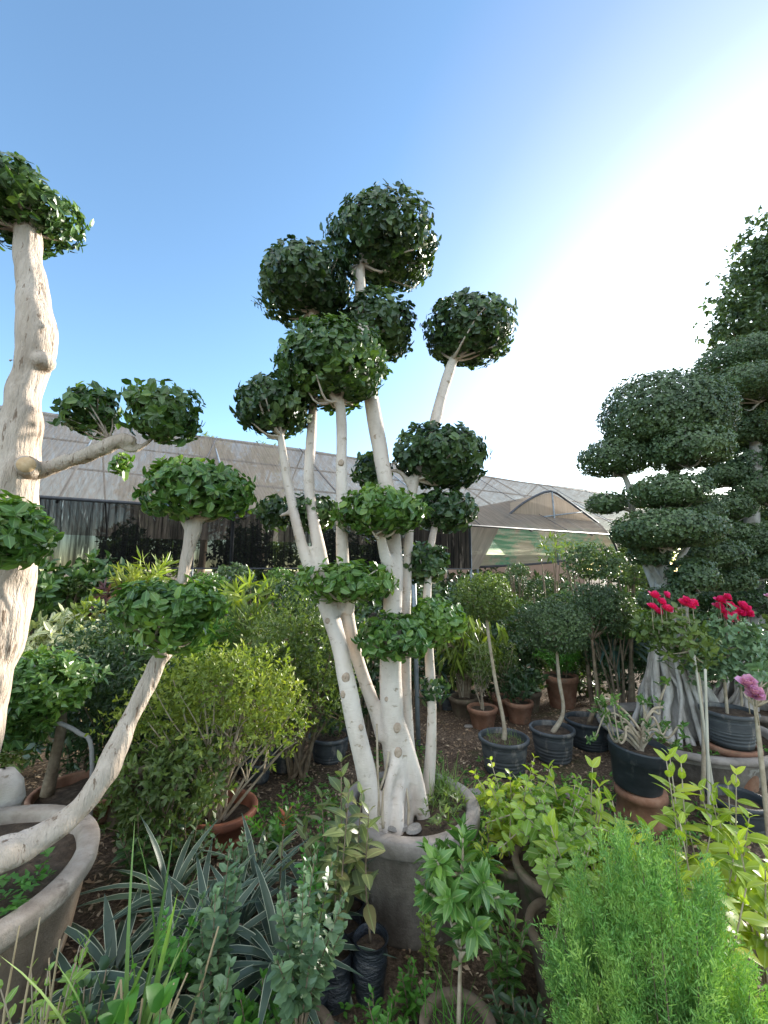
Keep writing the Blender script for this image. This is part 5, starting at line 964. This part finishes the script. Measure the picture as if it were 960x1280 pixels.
bg('dark bush filling shade behind the root cone', 830, 5.6, 740, 120, 880, M['dark'], .07, .035, .6)
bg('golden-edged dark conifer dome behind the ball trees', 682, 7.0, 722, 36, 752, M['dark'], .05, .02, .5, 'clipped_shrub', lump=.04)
bg('clipped dome shrub beneath the tunnel', 640, 7.4, 718, 60, 760, M['dark'], .05, .02, .5, 'clipped_shrub', lump=.06)
bg('tiered small topiary pad below the tunnel pipe', 652, 7.0, 706, 28, 722, M['fine'], .04, .02, .5, 'clipped_shrub', flat=.4, lump=.05)
bg('small stacked topiary pad nearer the curtain', 346, 6.2, 712, 30, 730, M['ficus_bright'], .04, .02, .5, 'clipped_shrub', flat=.5, lump=.04)
bg('light pad-shaped shrub behind the dense round ficus', 352, 5.6, 726, 70, 745, M['olive'], .05, .025, .5, 'clipped_shrub', flat=.5, lump=.04)
bg('loose-leaved thin tree rising before the tunnel', 694, 6.2, 668, 36, 705, M['olive'], .11, .025, .13, name='thin_tree', cat='tree', sr=.02, ns=2, drop=.2)
bg('loose dark thin tree beside the loose-leaved one', 722, 6.4, 676, 28, 700, M['olive'], .11, .025, .13, name='thin_tree', cat='tree', sr=.02, ns=2, drop=.2)
bg('dark small-leaved tree head left of the stacked pads', 745, 5.0, 680, 66, 728, M['fine'], .045, .025, .5, name='cloud_pruned_tree', cat='tree', flat=.3, lump=.1, sr=.03, ns=2)
bg('small rounded pad tree in front of the dark tree head', 788, 4.6, 694, 62, 734, M['fine'], .045, .025, .5, name='cloud_pruned_tree', cat='tree', flat=.3, lump=.1, sr=.03, ns=2)
bg('wide dark shrub under the small pad tree', 770, 4.5, 745, 90, 800, M['ficus'], .06, .03, .5)
bg('grey-green willowy bush behind the narrow trunk', 600, 6.4, 726, 70, 790, M['fine'], .08, .025, .5)
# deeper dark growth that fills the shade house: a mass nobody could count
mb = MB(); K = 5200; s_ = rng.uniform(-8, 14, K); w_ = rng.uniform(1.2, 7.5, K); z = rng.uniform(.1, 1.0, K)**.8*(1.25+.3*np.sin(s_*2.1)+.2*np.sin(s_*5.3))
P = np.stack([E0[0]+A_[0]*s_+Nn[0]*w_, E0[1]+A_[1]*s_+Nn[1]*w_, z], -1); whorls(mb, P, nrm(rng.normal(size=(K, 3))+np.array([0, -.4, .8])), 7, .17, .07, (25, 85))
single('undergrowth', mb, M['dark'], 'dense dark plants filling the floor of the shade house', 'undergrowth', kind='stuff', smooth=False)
# dark trees standing inside and beyond the shade house (seen through the curtain)
def farm_tree(name, label, loc, H, r, leafm, L=.2, Wd=.11, dens=.3, group=None, trunk=.12, seed=1, shape=1.0, cat='tree', nb=7):
    rr = np.random.default_rng(seed); t = thing(name, label, cat, loc, group); ml, ms = MB(), MB(); tube(ms, [(0, 0, 0), (.1, 0, H*.4), (0, .1, H*.85)], [trunk, trunk*.7, trunk*.25], 10, 6, .12)
    for k in range(nb):
        a = k*2.4; q = k/nb; c = np.array([math.cos(a)*r*.55*(1-.5*q)*shape, math.sin(a)*r*.55*(1-.5*q)*shape, H*(.42+.48*q)]); rd = r*rr.uniform(.42, .62); _, P = crown(c, (rd, rd, rd*.8), L, Wd, dens, 6, .1, .3, 1, ml, None, 'lance', .5)
        tube(ms, [(0, 0, H*.35+q*H*.3), c*.6+np.array([0, 0, c[2]*.3]), c], [trunk*.4, trunk*.25, trunk*.08], 6, 4)
    part('trunk', ms, M['brown_bark'], t); part('crown', ml, leafm, t, smooth=False); return t
for i, (s, w, H, r, lab) in enumerate(((-4.5, 1.6, 2.5, .5, 'dark upright tree silhouetted through the curtain nearest the old ficus'), (-2.6, 1.5, 2.55, .42, 'narrow dark tree seen through the curtain beside the widest silhouette'), (-.9, 2.0, 2.6, .55, 'dark round silhouette through the curtain left of the leaning ficus head'), (1.0, 1.8, 2.7, .6, 'dark tree silhouette through the curtain behind the leaning ficus head'),
        (3.2, 2.2, 2.8, .8, 'broad dark tree shape through the curtain between pads and white trunks'), (5.4, 2.4, 2.9, .8, 'dark tree shape through the curtain behind the white trunks'), (-6.4, 2.0, 2.7, .7, 'dark tree silhouette at the outer end of the curtain'), (7.0, 3.0, 2.8, .7, 'dark tree shape at the inner end of the curtain'), (-5.4, 2.4, 2.7, .75, 'wide dark tree through the curtain just beside the old ficus trunk'), (-3.5, 2.6, 2.7, .75, 'spreading dark tree through the curtain behind the narrow one'), (-1.8, 3.0, 2.7, .8, 'tall dark mass through the curtain above the golden plant'))):
    farm_tree('shaded_tree', lab, tuple(S(s, w, 0)), H, r, M['dark'], .11, .06, .3, 'trees behind the black curtain', .05, i)
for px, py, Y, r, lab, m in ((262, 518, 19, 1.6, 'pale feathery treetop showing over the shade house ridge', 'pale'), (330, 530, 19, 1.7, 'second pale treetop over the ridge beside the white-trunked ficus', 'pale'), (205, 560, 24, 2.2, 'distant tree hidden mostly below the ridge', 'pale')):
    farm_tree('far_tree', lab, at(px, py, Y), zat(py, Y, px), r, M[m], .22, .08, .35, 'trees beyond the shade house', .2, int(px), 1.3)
for i, (x, y, H, r) in enumerate(((-14, 24, 5, 2.4), (-8, 27, 4.6, 2.6), (-2, 28, 4.4, 2.5), (4, 30, 4.2, 2.6), (10, 31, 2.2, 1.6), (16, 30, 4.4, 2.8), (22, 28, 5, 3), (-20, 20, 5, 2.6), (13, 16, 2.3, 1.4), (9.5, 15, 1.9, 1.0), (16, 12, 3.4, 1.8))):
    farm_tree('far_tree', ['far olive tree at the outer end beyond the curtain', 'far olive tree behind the curtain left of the leaning ficus', 'far olive tree behind the white trunks', 'far olive tree beyond the tan end net', 'far olive tree past the tunnel mouth', 'far olive tree behind the stacked domes', 'far olive tree farthest along the horizon by the weeping tree', 'far olive tree past the old ficus trunk', 'round olive tree beyond the tunnel', 'low olive tree just behind the tunnel', 'olive tree behind the biggest cloud-pruned ficus'][i],
              (x, y, 0), H, r, M['olive'], .3, .16, .25, 'trees beyond the shade house', .2, 50+i, 1.4)
